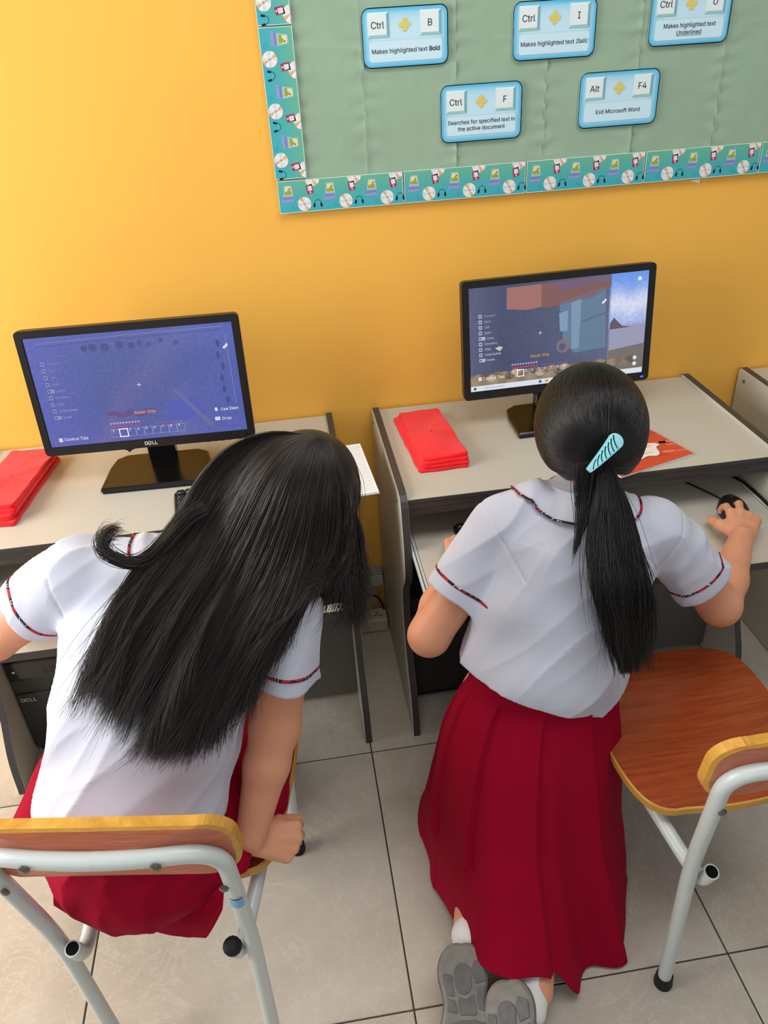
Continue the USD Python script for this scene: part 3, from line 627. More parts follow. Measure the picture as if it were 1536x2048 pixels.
# computer towers
def tower(label, x, led, logo):
    w, h, d = .176, .345, .40; t = thing('computer_tower', label, 'computer', (x, -.385, 0))
    obj('case', box(0, w, .012, d, .012, h, .004), 'dark_plastic', t)
    obj('front_bezel', cat(box(0, w, 0, .014, .020, h - .085, .004)), 'mesh_plastic', t)
    obj('port_panel', box(.001, w - .001, -.002, .014, h - .085, h - .030, .003), 'gloss_black', t); obj('top_bezel', box(0, w, 0, .03, h - .031, h + .001, .004), 'dark_plastic', t)
    obj('drive_cover', T(prism(sg.Polygon([(.006, .035), (.006, .215), (w * .68, .215), (w * .72, .200), (w * .72, .035)]), .006, .002), (0, .001, 0), XZ), 'mesh_plastic', t)
    for k in range(4): obj('usb_port', cat(box(.088 + k * .016, .099 + k * .016, -.0028, -.001, h - .066, h - .048, .0005), box(.092 + k * .016, .094 + k * .016, -.0035, -.002, h - .072, h - .068, .0003)), 'grey_plastic' if k % 1 else 'silver_print' if False else 'dark_plastic', t)
    obj('power_light', T(prism(sg.Point(.02, h - .058).buffer(.0035, 6), .002), (0, -.001, 0), XZ), 'led_blue' if led else 'silver_print', t)
    obj('base', box(.006, w - .006, .014, d - .02, 0, .014, .002), 'rubber', t)
    if logo:
        p = Print(); p.text('D', .011, .012, .192, (196, 192, 178), bold=True); p.text('LL', .011, .034, .192, (196, 192, 178), bold=True)
        p.line([(.0245, .1955), (.0315, .1990)], .0015, (196, 192, 178)); p.line([(.0282 + .0050 * math.cos(a), .1975 + .0055 * math.sin(a)) for a in np.linspace(.5, 5.6, 12)], .0016, (196, 192, 178))
        put_print(p, 'logo', 'print', t, (0, -.0062, 0))
    return t
tower('black computer tower under the left desk with a pale logo', -.7815, False, True)
tower('black computer tower under the right desk with a blue power light', .2150, True, False)
# cable trunking at the wall base and the power strip on the floor between the desks
tk = thing('cable_trunking', 'grey cable trunking box along the wall between the desks', 'cable trunking', (0, 0, 0))
obj('channel', box(.092, .190, -.022, WY, .120, .172, .003), 'grey_plastic', tk); obj('lid', box(.092, .190, -.026, -.022, .126, .166, .002), 'laminate', tk)
ps = thing('power_strip', 'beige power strip with sockets at the foot of the wall', 'power strip', (.140, -.060, .0))
obj('case', cat(box(-.050, .050, -.030, .030, .002, .048, .004)), 'beige_plastic', ps)
for k in range(2):
    for (dx, dz, w_, h_) in ((0, .008, .003, .009), (-.008, -.004, .008, .003), (.008, -.004, .008, .003)):
        obj('socket_slot', box(-.024 + k * .046 + dx - w_ / 2, -.024 + k * .046 + dx + w_ / 2, dz - .004 - h_ / 2 , dz - .004 + h_ / 2, .0470, .0485, .0002), 'hollow_dark', ps)
obj('power_cord', tube(smooth_path([(-.050, 0, .02), (-.056, .01, .06), (-.030, .022, .098), (.020, .03, .095), (.044, .02, .05), (.046, .034, .006)], 6), .0035, 8), 'rubber', ps, label='black power cord looping up behind the strip')

# ------------------------------------------------------------------ school chairs
def chair(label, loc, rot, kx=.140, fx_=.125, sticker=False):
    t = thing('school_chair', label, 'chair', loc, rot, 'wooden school chairs with grey tube frames'); R_ = .0125
    def lp(x): return x
    path = fillet([(-fx_, .0, .012), (-kx, -.014, .40), (-.163, -.068, .692), (-.05, -.083, .694), (.05, -.083, .694), (.163, -.068, .692), (kx, -.014, .40), (fx_, .0, .012)], .075, 8)
    obj('rear_frame', tube(path, R_, 14), 'white_metal', t, smooth=40)
    for sx in (-1, 1):
        q = fillet([(sx * .135, .405, .012), (sx * .150, .375, .377), (sx * .146, .16, .378), (sx * (kx - .022), .030, .342), (sx * (kx - .026), -.012, .346), (sx * (kx - .027), -.030, .396)], .028, 7)
        s = obj('front_leg', tube(q, R_, 14), 'white_metal', t, smooth=40)
        e, dirv = q[-1], (q[-1] - q[-2]) / np.linalg.norm(q[-1] - q[-2])
        if sx < 0: obj('tube_opening', tube([e - dirv * .001, e + dirv * .0006], R_ * .80, 14), 'hollow_dark', s)
        else: obj('end_cap', tube([e - dirv * .004, e + dirv * .004, e + dirv * .0045, e + dirv * .009], [R_ * 1.15, R_ * 1.15, R_ * 1.12, R_ * .6], 14), 'rubber', s)
        for (fx, fy) in ((fx_, .0), (.135, .405)):
            obj('rubber_foot', T(lathe([(0, 0), (.0165, 0), (.0175, .006), (.0155, .030), (.0128, .030)], 16), (sx * fx, fy, 0)), 'rubber', t, smooth=40)
        obj('weld_tab', box(min(sx * (kx - .03), sx * (kx - .004)), max(sx * (kx - .03), sx * (kx - .004)), -.018, -.004, .352, .366, .002), 'white_metal', t)
    obj('cross_rail', tube([(-.146, .33, .377), (.146, .33, .377)], .010, 10), 'white_metal', t); obj('cross_rail', tube([(-.138, .12, .377), (.138, .12, .377)], .010, 10), 'white_metal', t)
    # seat: shaped ply board, pale layered edge
    sp = sg.Polygon(smooth_path([(-.10, .080), (0, .072), (.10, .080), (.158, .102), (.176, .155), (.182, .25), (.184, .35), (.165, .420), (.11, .448), (0, .454), (-.11, .448), (-.165, .420), (-.184, .35), (-.182, .25), (-.176, .155), (-.158, .102), (-.10, .080)], 5)[:-1]).buffer(0)
    def bowl(m):
        v = np.array(m.vertices); v[:, 2] += -.010 * np.exp(-((v[:, 0] / .12) ** 2 + ((v[:, 1] - .22) / .13) ** 2)) - .10 * np.maximum(v[:, 1] - .40, 0) ** 1.0 * .12; m.vertices = v; return m
    def dense(poly, z0, z1, bev):
        rings = [(poly.buffer(-bev), z0), (poly, z0 + bev), (poly, z1 - bev), (poly.buffer(-bev), z1)]; P = []
        for q, z in rings:
            c = np.array(q.exterior.coords)[:-1]; ang = np.arctan2(c[:, 1] - .26, c[:, 0]); o = np.argsort(ang); aa = np.linspace(-math.pi, math.pi, 97)[:-1]
            rr = np.interp(aa, np.concatenate([ang[o] - 2 * math.pi, ang[o], ang[o] + 2 * math.pi]), np.tile(np.hypot(c[o, 0], c[o, 1] - .26), 3)); P.append(np.column_stack([rr * np.cos(aa), .26 + rr * np.sin(aa), np.full(96, z)]))
        top = [P[-1]]
        for s in (.85, .65, .45, .25, .0): q = P[-1].copy(); q[:, 0] *= s; q[:, 1] = .26 + (q[:, 1] - .26) * s; top.append(q)
        side = grid_mesh(np.array(P), closed=True); tp = grid_mesh(np.array(top), closed=True); bt = np.array([q * [1, 1, 0] + [0, 0, z0] for q in top[::-1]])
        return bowl(side), bowl(tp), bowl(grid_mesh(bt, closed=True))
    side, tp, bt = dense(sp, .392, .411, .0025)
    st = obj('seat', cat(tp, bt), 'seat_veneer', t, smooth=30); obj('seat_edge', side, 'ply_edge', st, smooth=40)
    # back rest: curved ply board in front of the top tube
    bp = rrect(.362, .132, .045, 0, .676, 8)
    c = np.array(bp.exterior.coords)[:-1]; per = []
    def bend(v):
        v = np.array(v, float); x, n, z = v[:, 0], v[:, 1], v[:, 2]; y = -.060 + .55 * x ** 2 - (z - .676) * .16 + n
        return np.column_stack([x, y, z])
    loops = []
    for s, n in ((.0, .0105), (.35, .0105), (.7, .0105), (.965, .0105), (1, .008), (1, -.008), (.965, -.0105), (.7, -.0105), (.35, -.0105), (.0, -.0105)):
        q = c.copy(); q[:, 0] *= s; q[:, 1] = .676 + (q[:, 1] - .676) * (s if s < .9 else (1 - (1 - s) * 2)); loops.append(bend(np.column_stack([q[:, 0], np.full(len(q), n), q[:, 1]])))
    L_ = np.array(loops)
    b = obj('backrest', cat(grid_mesh(L_[:4], closed=True), grid_mesh(L_[6:], closed=True)), 'back_veneer', t, smooth=30); obj('backrest_edge', grid_mesh(L_[3:7], closed=True), 'ply_edge', b, smooth=40)
    for x in (-.085, .085): obj('bolt', T(lathe([(0, 0), (.0075, 0), (.0075, .002), (.005, .0042), (0, .0048)], 14), (x, -.0925 + .0 , .694), np.array([[1, 0, 0], [0, 0, -1], [0, 1, 0]])), 'bolt_metal', t, smooth=40)
    for sx in (-1, 1): obj('bolt', T(lathe([(0, 0), (.0065, 0), (.0065, .002), (.004, .0038), (0, .0042)], 14), (sx * .1515, -.0635, .60), np.array([[1, 0, 0], [0, 0, -1], [0, 1, 0]])), 'bolt_metal', t, smooth=40)
    if sticker:
        a_ = np.linspace(-2.5, -.7, 9); e0, e1 = np.array([.1575, -.0395, .535]), np.array([.1600, -.0450, .562]); obj('sticker', grid_mesh(np.array([e + .01285 * np.stack([np.cos(a_ + k), np.sin(a_ + k), .1 * np.sin(a_)], 1) for e, k in ((e0, 0), (e1, .1))]), flip=True), 'sticker_blue', t, smooth=True, label='torn pale blue sticker on the right rear leg')
    return t
plain('sticker_blue', (110, 176, 214), .5, .4)
chair_l = chair('wooden school chair with the long-haired girl sitting on it', (-.318, -1.168, 0), -9, .152, .142, True)
chair_r = chair('empty wooden school chair with grey tube legs at the right', (.680, -1.196, 0), 1)
# ------------------------------------------------------------------ sculpting: distance fields meshed on a sparse grid
def unit(v): v = np.asarray(v, float); return v / np.linalg.norm(v)
class Bone:
    """tapered round limb from a to b"""
    def __init__(s, a, b, ra, rb): s.a, s.b, s.ra, s.rb = np.array(a, float), np.array(b, float), ra, rb
    def __call__(s, p):
        ab = s.b - s.a; t = np.clip(((p - s.a) @ ab) / max(ab @ ab, 1e-12), 0, 1)
        return np.linalg.norm(p - s.a - t[..., None] * ab, axis=-1) - (s.ra + (s.rb - s.ra) * t)
class Slab:
    """trunk segment: elliptic section (half width w along lat, half depth d), tapering from a to b"""
    def __init__(s, a, b, wa, wb, da, db, lat):
        s.a, s.b = np.array(a, float), np.array(b, float); s.ax = unit(s.b - s.a); s.L = np.linalg.norm(s.b - s.a)
        l = np.array(lat, float); s.lat = unit(l - s.ax * (l @ s.ax)); s.dep = np.cross(s.ax, s.lat); s.w, s.d = (wa, wb), (da, db)
    def __call__(s, p):
        q = p - s.a; x = q @ s.ax; t = np.clip(x / s.L, 0, 1); w = s.w[0] + (s.w[1] - s.w[0]) * t; d = s.d[0] + (s.d[1] - s.d[0]) * t
        u, v, o = q @ s.lat, q @ s.dep, x - np.clip(x, 0, s.L); m = np.minimum(w, d)
        k0 = np.sqrt((u / w) ** 2 + (v / d) ** 2 + (o / m) ** 2); k1 = np.sqrt((u / w ** 2) ** 2 + (v / d ** 2) ** 2 + (o / m ** 2) ** 2)
        return k0 * (k0 - 1) / np.maximum(k1, 1e-6)
class Ball:
    """ellipsoid with axes given as rows of M and radii r"""
    def __init__(s, c, r, M=np.eye(3)): s.c, s.r, s.M = np.array(c, float), np.array(r, float), np.array(M, float)
    def __call__(s, p):
        q = (p - s.c) @ s.M.T; k0 = np.linalg.norm(q / s.r, axis=-1); k1 = np.linalg.norm(q / s.r ** 2, axis=-1)
        return np.where(k0 < 1e-4, -s.r.min(), k0 * (k0 - 1) / np.maximum(k1, 1e-6))
class Cut:
    """part of a shape on the inner side of a plane"""
    def __init__(s, f, o, n): s.f, s.o, s.n = f, np.array(o, float), unit(n)
    def __call__(s, p): return smax(s.f(p), (p - s.o) @ s.n, .006)
def smax(a, b, k): return -smin(-a, -b, k)
def smin(a, b, k):
    if k <= 0: return np.minimum(a, b)
    h = np.maximum(k - np.abs(a - b), 0) / k; return np.minimum(a, b) - h * h * h * k / 6
class Field:
    def __init__(s): s.ops, s.post = [], []
    def add(s, f, k=.02): s.ops.append((f, k)); return s
    def __call__(s, p, keep=None):
        d = np.full(p.shape[:-1], 1e3)
        for i, (f, k) in enumerate(s.ops):
            if keep is None: d = smin(d, f(p), k)
            else:
                m = keep[i]
                if m.any(): d[m] = smin(d[m], f(p[m]), k)
        for f in s.post: d = f(p, d)
        return d
def mesh_field(F, lo, hi, h, B=8, margin=.02):
    """surface nets over the blocks that the surface passes through"""
    lo = np.floor(np.array(lo) / h).astype(int); n = np.ceil((np.array(hi) / h - lo) / B).astype(int)
    I = np.stack(np.meshgrid(*[np.arange(k) for k in n], indexing='ij'), -1).reshape(-1, 3) * B + lo
    c = (I + B / 2) * h; per = [f(c) for f, _ in F.ops]; d = F(c); R = B * h * .87
    act = np.abs(d) < R * 1.35 + margin; I = I[act]; base = np.min(per, axis=0)[act]
    keep = [pv[act] < np.maximum(base, 0) + 2.6 * R + .05 for pv in per]
    o = np.stack(np.meshgrid(*[np.arange(B + 1)] * 3, indexing='ij'), -1)
    nb = len(I); D = np.empty((nb, B + 1, B + 1, B + 1), np.float32)
    for s in range(0, nb, 600):
        e = min(nb, s + 600); P = (I[s:e, None, None, None] + o) * h
        D[s:e] = F(P, [k[s:e] for k in keep])
    S = D < 0
    C = np.stack([S[:, a:a + B, b:b + B, g:g + B] for a in (0, 1) for b in (0, 1) for g in (0, 1)], 0).sum(0)
    cb, ci, cj, ck = np.nonzero((C > 0) & (C < 8))
    key = lambda q: ((q[:, 0] + 4000).astype(np.int64) * 8192 + q[:, 1] + 4000) * 8192 + q[:, 2] + 4000
    cell = I[cb] + np.stack([ci, cj, ck], 1); acc, cnt = np.zeros((len(cb), 3)), np.zeros(len(cb))
    cor = [(a, b, g) for a in (0, 1) for b in (0, 1) for g in (0, 1)]
    for a in range(8):
        for b in range(a + 1, 8):
            A_, B_ = np.array(cor[a]), np.array(cor[b])
            if np.abs(A_ - B_).sum() != 1: continue
            da = D[cb, ci + A_[0], cj + A_[1], ck + A_[2]]; db = D[cb, ci + B_[0], cj + B_[1], ck + B_[2]]; m = (da < 0) != (db < 0)
            t = (da[m] / (da[m] - db[m]))[:, None]; acc[m] += A_ + (B_ - A_) * t; cnt[m] += 1
    V = (cell + acc / cnt[:, None]) * h; ks = key(cell); order = np.argsort(ks); ks_s = ks[order]
    def find(q):
        k = key(q); j = np.clip(np.searchsorted(ks_s, k), 0, len(ks_s) - 1); return np.where(ks_s[j] == k, order[j], -1)
    Fs = []
    for ax in range(3):
        u, v = (ax + 1) % 3, (ax + 2) % 3; sl = [slice(0, B)] * 3; s2 = list(sl); s2[ax] = slice(1, B + 1)
        s0, s1 = S[(slice(None), *sl)], S[(slice(None), *s2)]; eb, ei, ej, ek = np.nonzero(s0 != s1)
        q = I[eb] + np.stack([ei, ej, ek], 1); ins = s0[eb, ei, ej, ek]; eu, ev = np.eye(3, dtype=int)[u], np.eye(3, dtype=int)[v]
        i0, i1, i2, i3 = find(q), find(q - eu), find(q - eu - ev), find(q - ev); ok = (i0 >= 0) & (i1 >= 0) & (i2 >= 0) & (i3 >= 0)
        quad = np.stack([i0, i1, i2, i3], 1)[ok]; ins = ins[ok]; quad[~ins] = quad[~ins][:, ::-1]
        Fs += [quad[:, [0, 1, 2]], quad[:, [0, 2, 3]]]
    return trimesh.Trimesh(V, np.vstack(Fs), process=False)
def gradient(F, p, e=.002):
    g = np.stack([F(p + e * np.eye(3)[k]) - F(p - e * np.eye(3)[k]) for k in range(3)], -1); return g / np.maximum(np.linalg.norm(g, axis=-1, keepdims=True), 1e-9)
def push_out(F, p, off, n=3):
    for _ in range(n):
        d = F(p); m = d < off
        if not m.any(): break
        q = p[m]; p[m] = q + gradient(F, q) * (off - d[m])[:, None] * .9
    return p
def to_surface(F, p, off, n=4):
    for _ in range(n): p = p + gradient(F, p) * (off - F(p))[..., None] * .9
    return p
def folds(seed, along, amp, freq, stretch=4.0, amp2=.0012):
    """cloth folds: ridges running along a direction, added to a field near its surface"""
    al = unit(along); b = unit(np.cross(al, [.3, .9, .2])); c = np.cross(al, b); M = np.stack([al * freq / stretch, b * freq, c * freq])
    def f(p, d):
        m = np.abs(d) < .03
        if m.any():
            q = p[m] @ M.T; w = meshkit.fbm(q * .6 + 7, 2, seed + 9)[:, None] - .5; n = meshkit.noise(q + 1.4 * w, seed); n2 = meshkit.noise(q * 2.3 + w + 5, seed + 3)
            d = d.copy(); d[m] -= amp * ((1 - np.abs(2 * n - 1)) ** 3 - .25) + amp2 * ((1 - np.abs(2 * n2 - 1)) ** 2 - .33)
        return d
    return f

# ---- hand: palm + five jointed fingers. y = towards the fingers, z = back of the hand, x = thumb side
def hand_bones(W, yd, zd, thumb, s=1.0, curl=(.35, .4, .3), spread=1.0, curls=None, thumb_out=.7, thumb_curl=.3):
    """list of (bone, k) and the finger tips; thumb = +1 / -1 picks the side the thumb leaves from"""
    y = unit(yd); z = np.array(zd, float); z = unit(z - y * (z @ y)); x = np.cross(y, z) * thumb
    L = lambda a, b, c: np.array(W) + s * (x * a + y * b + z * c)
    out, tips = [], []
    kn = {}
    for i, (kx, ky, l) in enumerate(((.026, .076, (.036, .022, .019)), (.008, .080, (.040, .025, .020)), (-.010, .077, (.037, .023, .020)), (-.026, .069, (.029, .018, .018)))):
        k = L(kx, ky, .002 - .003 * abs(i - 1)); out.append((Bone(L(kx * .55, .006, 0), k, .0125 * s, .0105 * s), .012 * s)); kn[i] = k
    out.append((Bone(L(.016, .04, -.004), L(-.016, .04, -.005), .012 * s, .0125 * s), .012 * s)); out.append((Bone(L(.020, .018, -.006), L(.026, .045, -.008), .013 * s, .010 * s), .012 * s))
    for i, (kx, ky, l) in enumerate(((.026, .076, (.036, .022, .019)), (.008, .080, (.040, .025, .020)), (-.010, .077, (.037, .023, .020)), (-.026, .069, (.029, .018, .018)))):
        c = curls[i] if curls is not None else curl; ang = 0; d0 = unit(y + x * (.13, .03, -.07, -.19)[i] * spread); p = kn[i]; r = (.0086, .0088, .0084, .0074)[i] * s
        for j in range(3):
            ang += c[j]; d = d0 * math.cos(ang) - z * math.sin(ang); q = p + d * l[j] * s
            out.append((Bone(p, q, r * (1.03 - .08 * j), r * (.95 - .09 * j)), .006 * s if j == 0 else .002 * s)); p = q
        tips.append((p, d, np.cross(d, x * thumb), r))
    p = L(.022, .014, -.006); d = unit(x * thumb_out + y * .75 - z * .25)
    for j, (l, r) in enumerate(((.036, .0125), (.028, .0105), (.022, .0092))):
        q = p + d * l * s; out.append((Bone(p, q, r * s, r * s * .9), .010 * s if j < 2 else .003 * s)); p = q; d = unit(d - x * thumb_curl * .6 - z * .12 + y * .15)
    tips.append((p, d, z, .009 * s))
    return out, tips
def nails(tips, s=1.0):
    ms = []
    for p, d, up, r in tips:
        up = unit(up); up = up if np.abs(up).sum() else np.array([0, 0, 1.0]); x = np.cross(d, up)
        m = lathe([(0, .0), (.0046 * s, -.0002), (.0052 * s, -.0012 * s), (0, -.0014 * s)], 12); v = np.array(m.vertices) * [1, 1.25, 1]
        m.vertices = np.array(p) + v[:, [0]] * x + v[:, [1]] * d + (v[:, [2]] + r * .80) * up - d * .001; ms.append(m)
    return ms

# ---- head: skull, jaw, nose, brow, ears; M rows = right, forward, up
def head_ops(F, c, M, s=1.0):
    c = np.array(c, float); P = lambda a, b, d: c + s * (M[0] * a + M[1] * b + M[2] * d)
    F.add(Ball(P(0, -.012, .022), np.array([.073, .090, .088]) * s, M), .02); F.add(Ball(P(0, .018, -.03), np.array([.058, .068, .075]) * s, M), .03)
    F.add(Bone(P(-.022, .045, -.085), P(.022, .045, -.085), .022 * s, .022 * s), .03); F.add(Bone(P(0, .082, -.002), P(0, .099, -.034), .007 * s, .0115 * s), .012)
    F.add(Bone(P(-.012, .086, -.036), P(.012, .086, -.036), .007 * s, .007 * s), .008)
    for a in (-1, 1):
        F.add(Ball(P(a * .074, -.012, -.012), np.array([.010, .017, .030]) * s, M), .006); F.add(Ball(P(a * .040, .058, -.028), np.array([.022, .022, .02]) * s, M), .02)
        F.add(Bone(P(a * .014, .080, .018), P(a * .044, .070, .020), .007 * s, .006 * s), .012)
    F.add(Bone(P(-.014, .080, -.060), P(.014, .080, -.060), .0075 * s, .0075 * s), .01)
def face_parts(c, M, parent, s=1.0):
    c = np.array(c, float); P = lambda a, b, d: c + s * (M[0] * a + M[1] * b + M[2] * d); R = M.T
    for a in (-1, 1):
        e = obj('eye', T(trimesh.creation.icosphere(2, .0125 * s), P(a * .031, .0655, .0)), 'eye_white', parent, smooth=True)
        obj('iris', T(trimesh.creation.icosphere(2, .0062 * s), P(a * .031, .0722, -.001)), 'iris_brown', e, smooth=True)
        obj('eyebrow', tube([P(a * .016, .083, .024), P(a * .03, .0805, .029), P(a * .048, .069, .026)], [.002, .003, .0015], 8), 'scalp_hair', parent, smooth=True)
    obj('lips', cat(tube(smooth_path([P(-.022, .0795, -.060), P(-.008, .088, -.056), P(0, .0885, -.0575), P(.008, .088, -.056), P(.022, .0795, -.060)], 4), .0042 * s, 8), tube(smooth_path([P(-.020, .0795, -.062), P(0, .0885, -.067), P(.020, .0795, -.062)], 6), .0046 * s, 8)), 'lip_skin', parent, smooth=True)
plain('eye_white', (232, 230, 226), .2, .5); plain('iris_brown', (38, 24, 18), .15, .5); plain('lip_skin', (190, 104, 96), .45, .4)
mat('plaid_piping', {'g': ('texture_coordinate', {}), 'n': ('noise_texture', {'scale': 70.0, 'detail': 1.0}), 'r': ('rgb_ramp', {'ramp': [(0, s2l((176, 20, 48))), (.46, s2l((176, 20, 48))), (.47, s2l((40, 16, 24))), (.58, s2l((40, 16, 24))), (.59, s2l((226, 190, 196))), (.62, s2l((226, 190, 196))), (.63, s2l((30, 34, 40))), (1, s2l((60, 20, 30)))], 'interpolate': False}),
    'p': ('principled_bsdf', {'roughness': .8})}, [('g.object', 'n.vector'), ('n.fac', 'r.fac'), ('r.color', 'p.base_color')])
wood('sock_dummy', (200, 200, 200), (220, 220, 220), 3, (1, 1, 1), .9) if False else None

def sleeve(F, a, b, cuff, ra, rc, arm, k=.03):
    """short sleeve from the shoulder a towards the elbow b, ending at the fraction cuff; hollow at its mouth"""
    a, b = np.array(a), np.array(b); e = a + (b - a) * cuff; n = unit(b - a)
    F.add(Cut(Bone(a, e + n * .03, ra, rc), e, n), k)
    r0 = arm + .0040
    def hollow(p, d):
        x = (p - e) @ n; r = np.linalg.norm(p - e - x[..., None] * n, axis=-1); m = np.maximum(np.maximum(r - r0, -x - .035), x - .05)
        return smax(d, -m, .003)
    F.post.append(hollow); return e, n
def ring_on(F, e, n, back, r0, width=.0048, off=.0008, m=72, skip=None):
    """thin band round a sleeve, lying on the cloth"""
    n = unit(n); u = unit(np.cross(n, [.2, .3, 1])); v = np.cross(n, u); a = np.arange(m) / m * 2 * math.pi; rows = []
    dirs = np.cos(a)[:, None] * u + np.sin(a)[:, None] * v
    for w, o in ((-.55, -.001), (-.5, off), (0, off * 1.6), (.5, off), (.55, -.001)):
        c = e - n * (back + w * width); r = np.full(m, r0)
        for _ in range(8): r = r - (F(c + dirs * r[:, None]) - o) * .8
        rows.append(c + dirs * r[:, None])
    return grid_mesh(np.array(rows), closed=True)
def collar(F, c, up, fwd, r_neck, h=.03, fall=.042, flare=.034):
    """turned-down collar round the neck: stand, fold, and the fall lying on the shoulders"""
    up = unit(up); f = unit(np.array(fwd) - up * (np.array(fwd) @ up)); x = np.cross(f, up); a = np.linspace(-math.pi / 2 + .22 + math.pi, math.pi * 2.5 - .22 - 0, 73) - math.pi / 2 * 0
    a = np.linspace(.16, 2 * math.pi - .16, 73) + math.pi / 2      # gap at the front (+f)
    dirs = np.cos(a)[:, None] * x + np.sin(a)[:, None] * f
    pts = lambda rr, zz: np.array(c) + dirs * rr + up * zz
    rows = [pts(r_neck, -.012), pts(r_neck + .001, h * .5), pts(r_neck + .004, h), pts(r_neck + .009, h + .003), pts(r_neck + .014, h - .002)]
    low = []
    for t in (.25, .5, .75, 1.0):
        p = pts(r_neck + .014 + flare * t, h - fall * t * .9); p = push_out(F, p, .005 + .002 * (t < 1), 4); low.append(p)
    edge = low[-1]; rows += low; rows += [edge - up * .0025, low[-2] - up * .003 * 1.2]
    return grid_mesh(np.array(rows)), np.vstack([edge])
# ------------------------------------------------------------------ people
A3 = lambda *q: np.array(q, float)
def seam(F, o, n, r=.075):
    n = unit(n); o = np.array(o)
    def f(p, d):
        x = (p - o) @ n; rr = np.linalg.norm(p - o, axis=-1); return d + .0020 * np.exp(-(x / .0022) ** 2) * (rr < r * 1.6)
    F.post.append(f)
def skirt_loft(rows, n=180, folds_=None, t=.003):
    """rows: closed rings (m, n, 3) from the waist to the hem -> cloth with an inner face"""
    R_ = np.array(rows); P = []
    outer = R_; m = grid_mesh(outer, closed=True); nrm = np.array(trimesh.Trimesh(m.vertices, m.faces, process=False).vertex_normals).reshape(outer.shape)
    c = outer.mean(1, keepdims=True); s = np.sign(((outer - c) * nrm).sum(-1).mean()); inner = outer - nrm * s * t
    full = np.concatenate([outer, inner[::-1]], 0); g = grid_mesh(np.concatenate([full, full[:1]], 0), closed=True, flip=(s < 0)); return g
def ring_resample(poly, n, start=None):
    p = np.array(poly, float); p = smooth_path(np.vstack([p, p[:1]]), 8, closed=True)[:-1] if len(p) < 40 else p
    s = np.concatenate([[0], np.cumsum(np.linalg.norm(np.diff(np.vstack([p, p[:1]]), axis=0), axis=1))]); q = np.linspace(0, s[-1], n + 1)[:-1]
    pp = np.vstack([p, p[:1]]); return np.stack([np.interp(q, s, pp[:, k]) for k in range(p.shape[1])], 1)

# ================= the kneeling girl with the ponytail
girl_b = thing('person', 'girl with a black ponytail kneeling at the right desk in white shirt and maroon skirt', 'person', (0, 0, 0), 0, 'schoolgirls at the computers')
b_shl, b_shr = A3(.338, -.768, .798), A3(.615, -.805, .778); b_ell, b_elr = A3(.192, -.800, .594), A3(.757, -.825, .592); b_wrl, b_wrr = A3(.290, -.590, .612), A3(.893, -.652, .616)
b_lat = unit(b_shr - b_shl); b_neck = A3(.481, -.765, .838); b_head = A3(.497, -.738, .955)
HB_F = unit(A3(.06, .95, -.22)); HB_R = unit(np.cross(HB_F, A3(-.03, .1, 1))); HB = np.stack([HB_R, HB_F, np.cross(HB_R, HB_F)])
BODY = Field()
BODY.add(Slab((.395, -.83, .44), (.398, -.855, .54), .120, .108, .085, .075, b_lat)); BODY.add(Slab((.398, -.85, .54), (.45, -.80, .72), .105, .118, .072, .075, b_lat), .03); BODY.add(Slab((.45, -.80, .72), (.476, -.782, .79), .118, .112, .075, .05, b_lat), .03)
BODY.add(Bone(b_shl + b_lat * .02, b_shr - b_lat * .02, .036, .036), .03); BODY.add(Bone(b_neck - A3(.004, .01, .05), b_head - A3(.002, .012, .05), .044, .040), .03)
head_ops(BODY, b_head, HB, .96)
for sh, el, wr in ((b_shl, b_ell, b_wrl), (b_shr, b_elr, b_wrr)):
    BODY.add(Bone(sh, el, .043, .0385), .02); BODY.add(Bone(el, el + (wr - el) * .35, .0385, .0365), .02); BODY.add(Bone(el + (wr - el) * .35, wr, .0365, .0235), .02)
hbL, tipsBL = hand_bones(b_wrl + unit(b_wrl - b_ell) * .008, unit(A3(.28, .95, -.05)), (-.08, .0, 1), 1, .88, curl=(.45, .5, .35), spread=1.2, thumb_out=1.5, thumb_curl=-.1)
hbR, tipsBR = hand_bones(b_wrr + unit(b_wrr - b_elr) * .008, unit(A3(.50, .87, .04)), (.0, -.15, 1), -1, 1.02, curls=((.25, .42, .4), (.12, .55, .5), (.50, .75, .6), (.55, .75, .6)), spread=1.9, thumb_out=.55, thumb_curl=.15)
for f, k in hbL + hbR: BODY.add(f, k)
for hp, kn, an in ((A3(.325, -.82, .42), A3(.355, -.715, .062), A3(.212, -1.066, .078)), (A3(.465, -.84, .42), A3(.455, -.735, .062), A3(.300, -1.198, .062))):
    BODY.add(Bone(hp, kn, .078, .056), .03); BODY.add(Bone(kn, kn + (an - kn) * .45, .054, .052), .03); BODY.add(Bone(kn + (an - kn) * .45, an, .052, .034), .02)
body = obj('body', mesh_field(BODY, (-.0, -1.25, -.02), (1.2, -.3, 1.12), .0032), 'skin', girl_b, smooth=True)
obj('fingernail', cat(*nails(tipsBL + tipsBR, .9)), 'nail', girl_b, smooth=True); face_parts(b_head, HB, girl_b, .96)
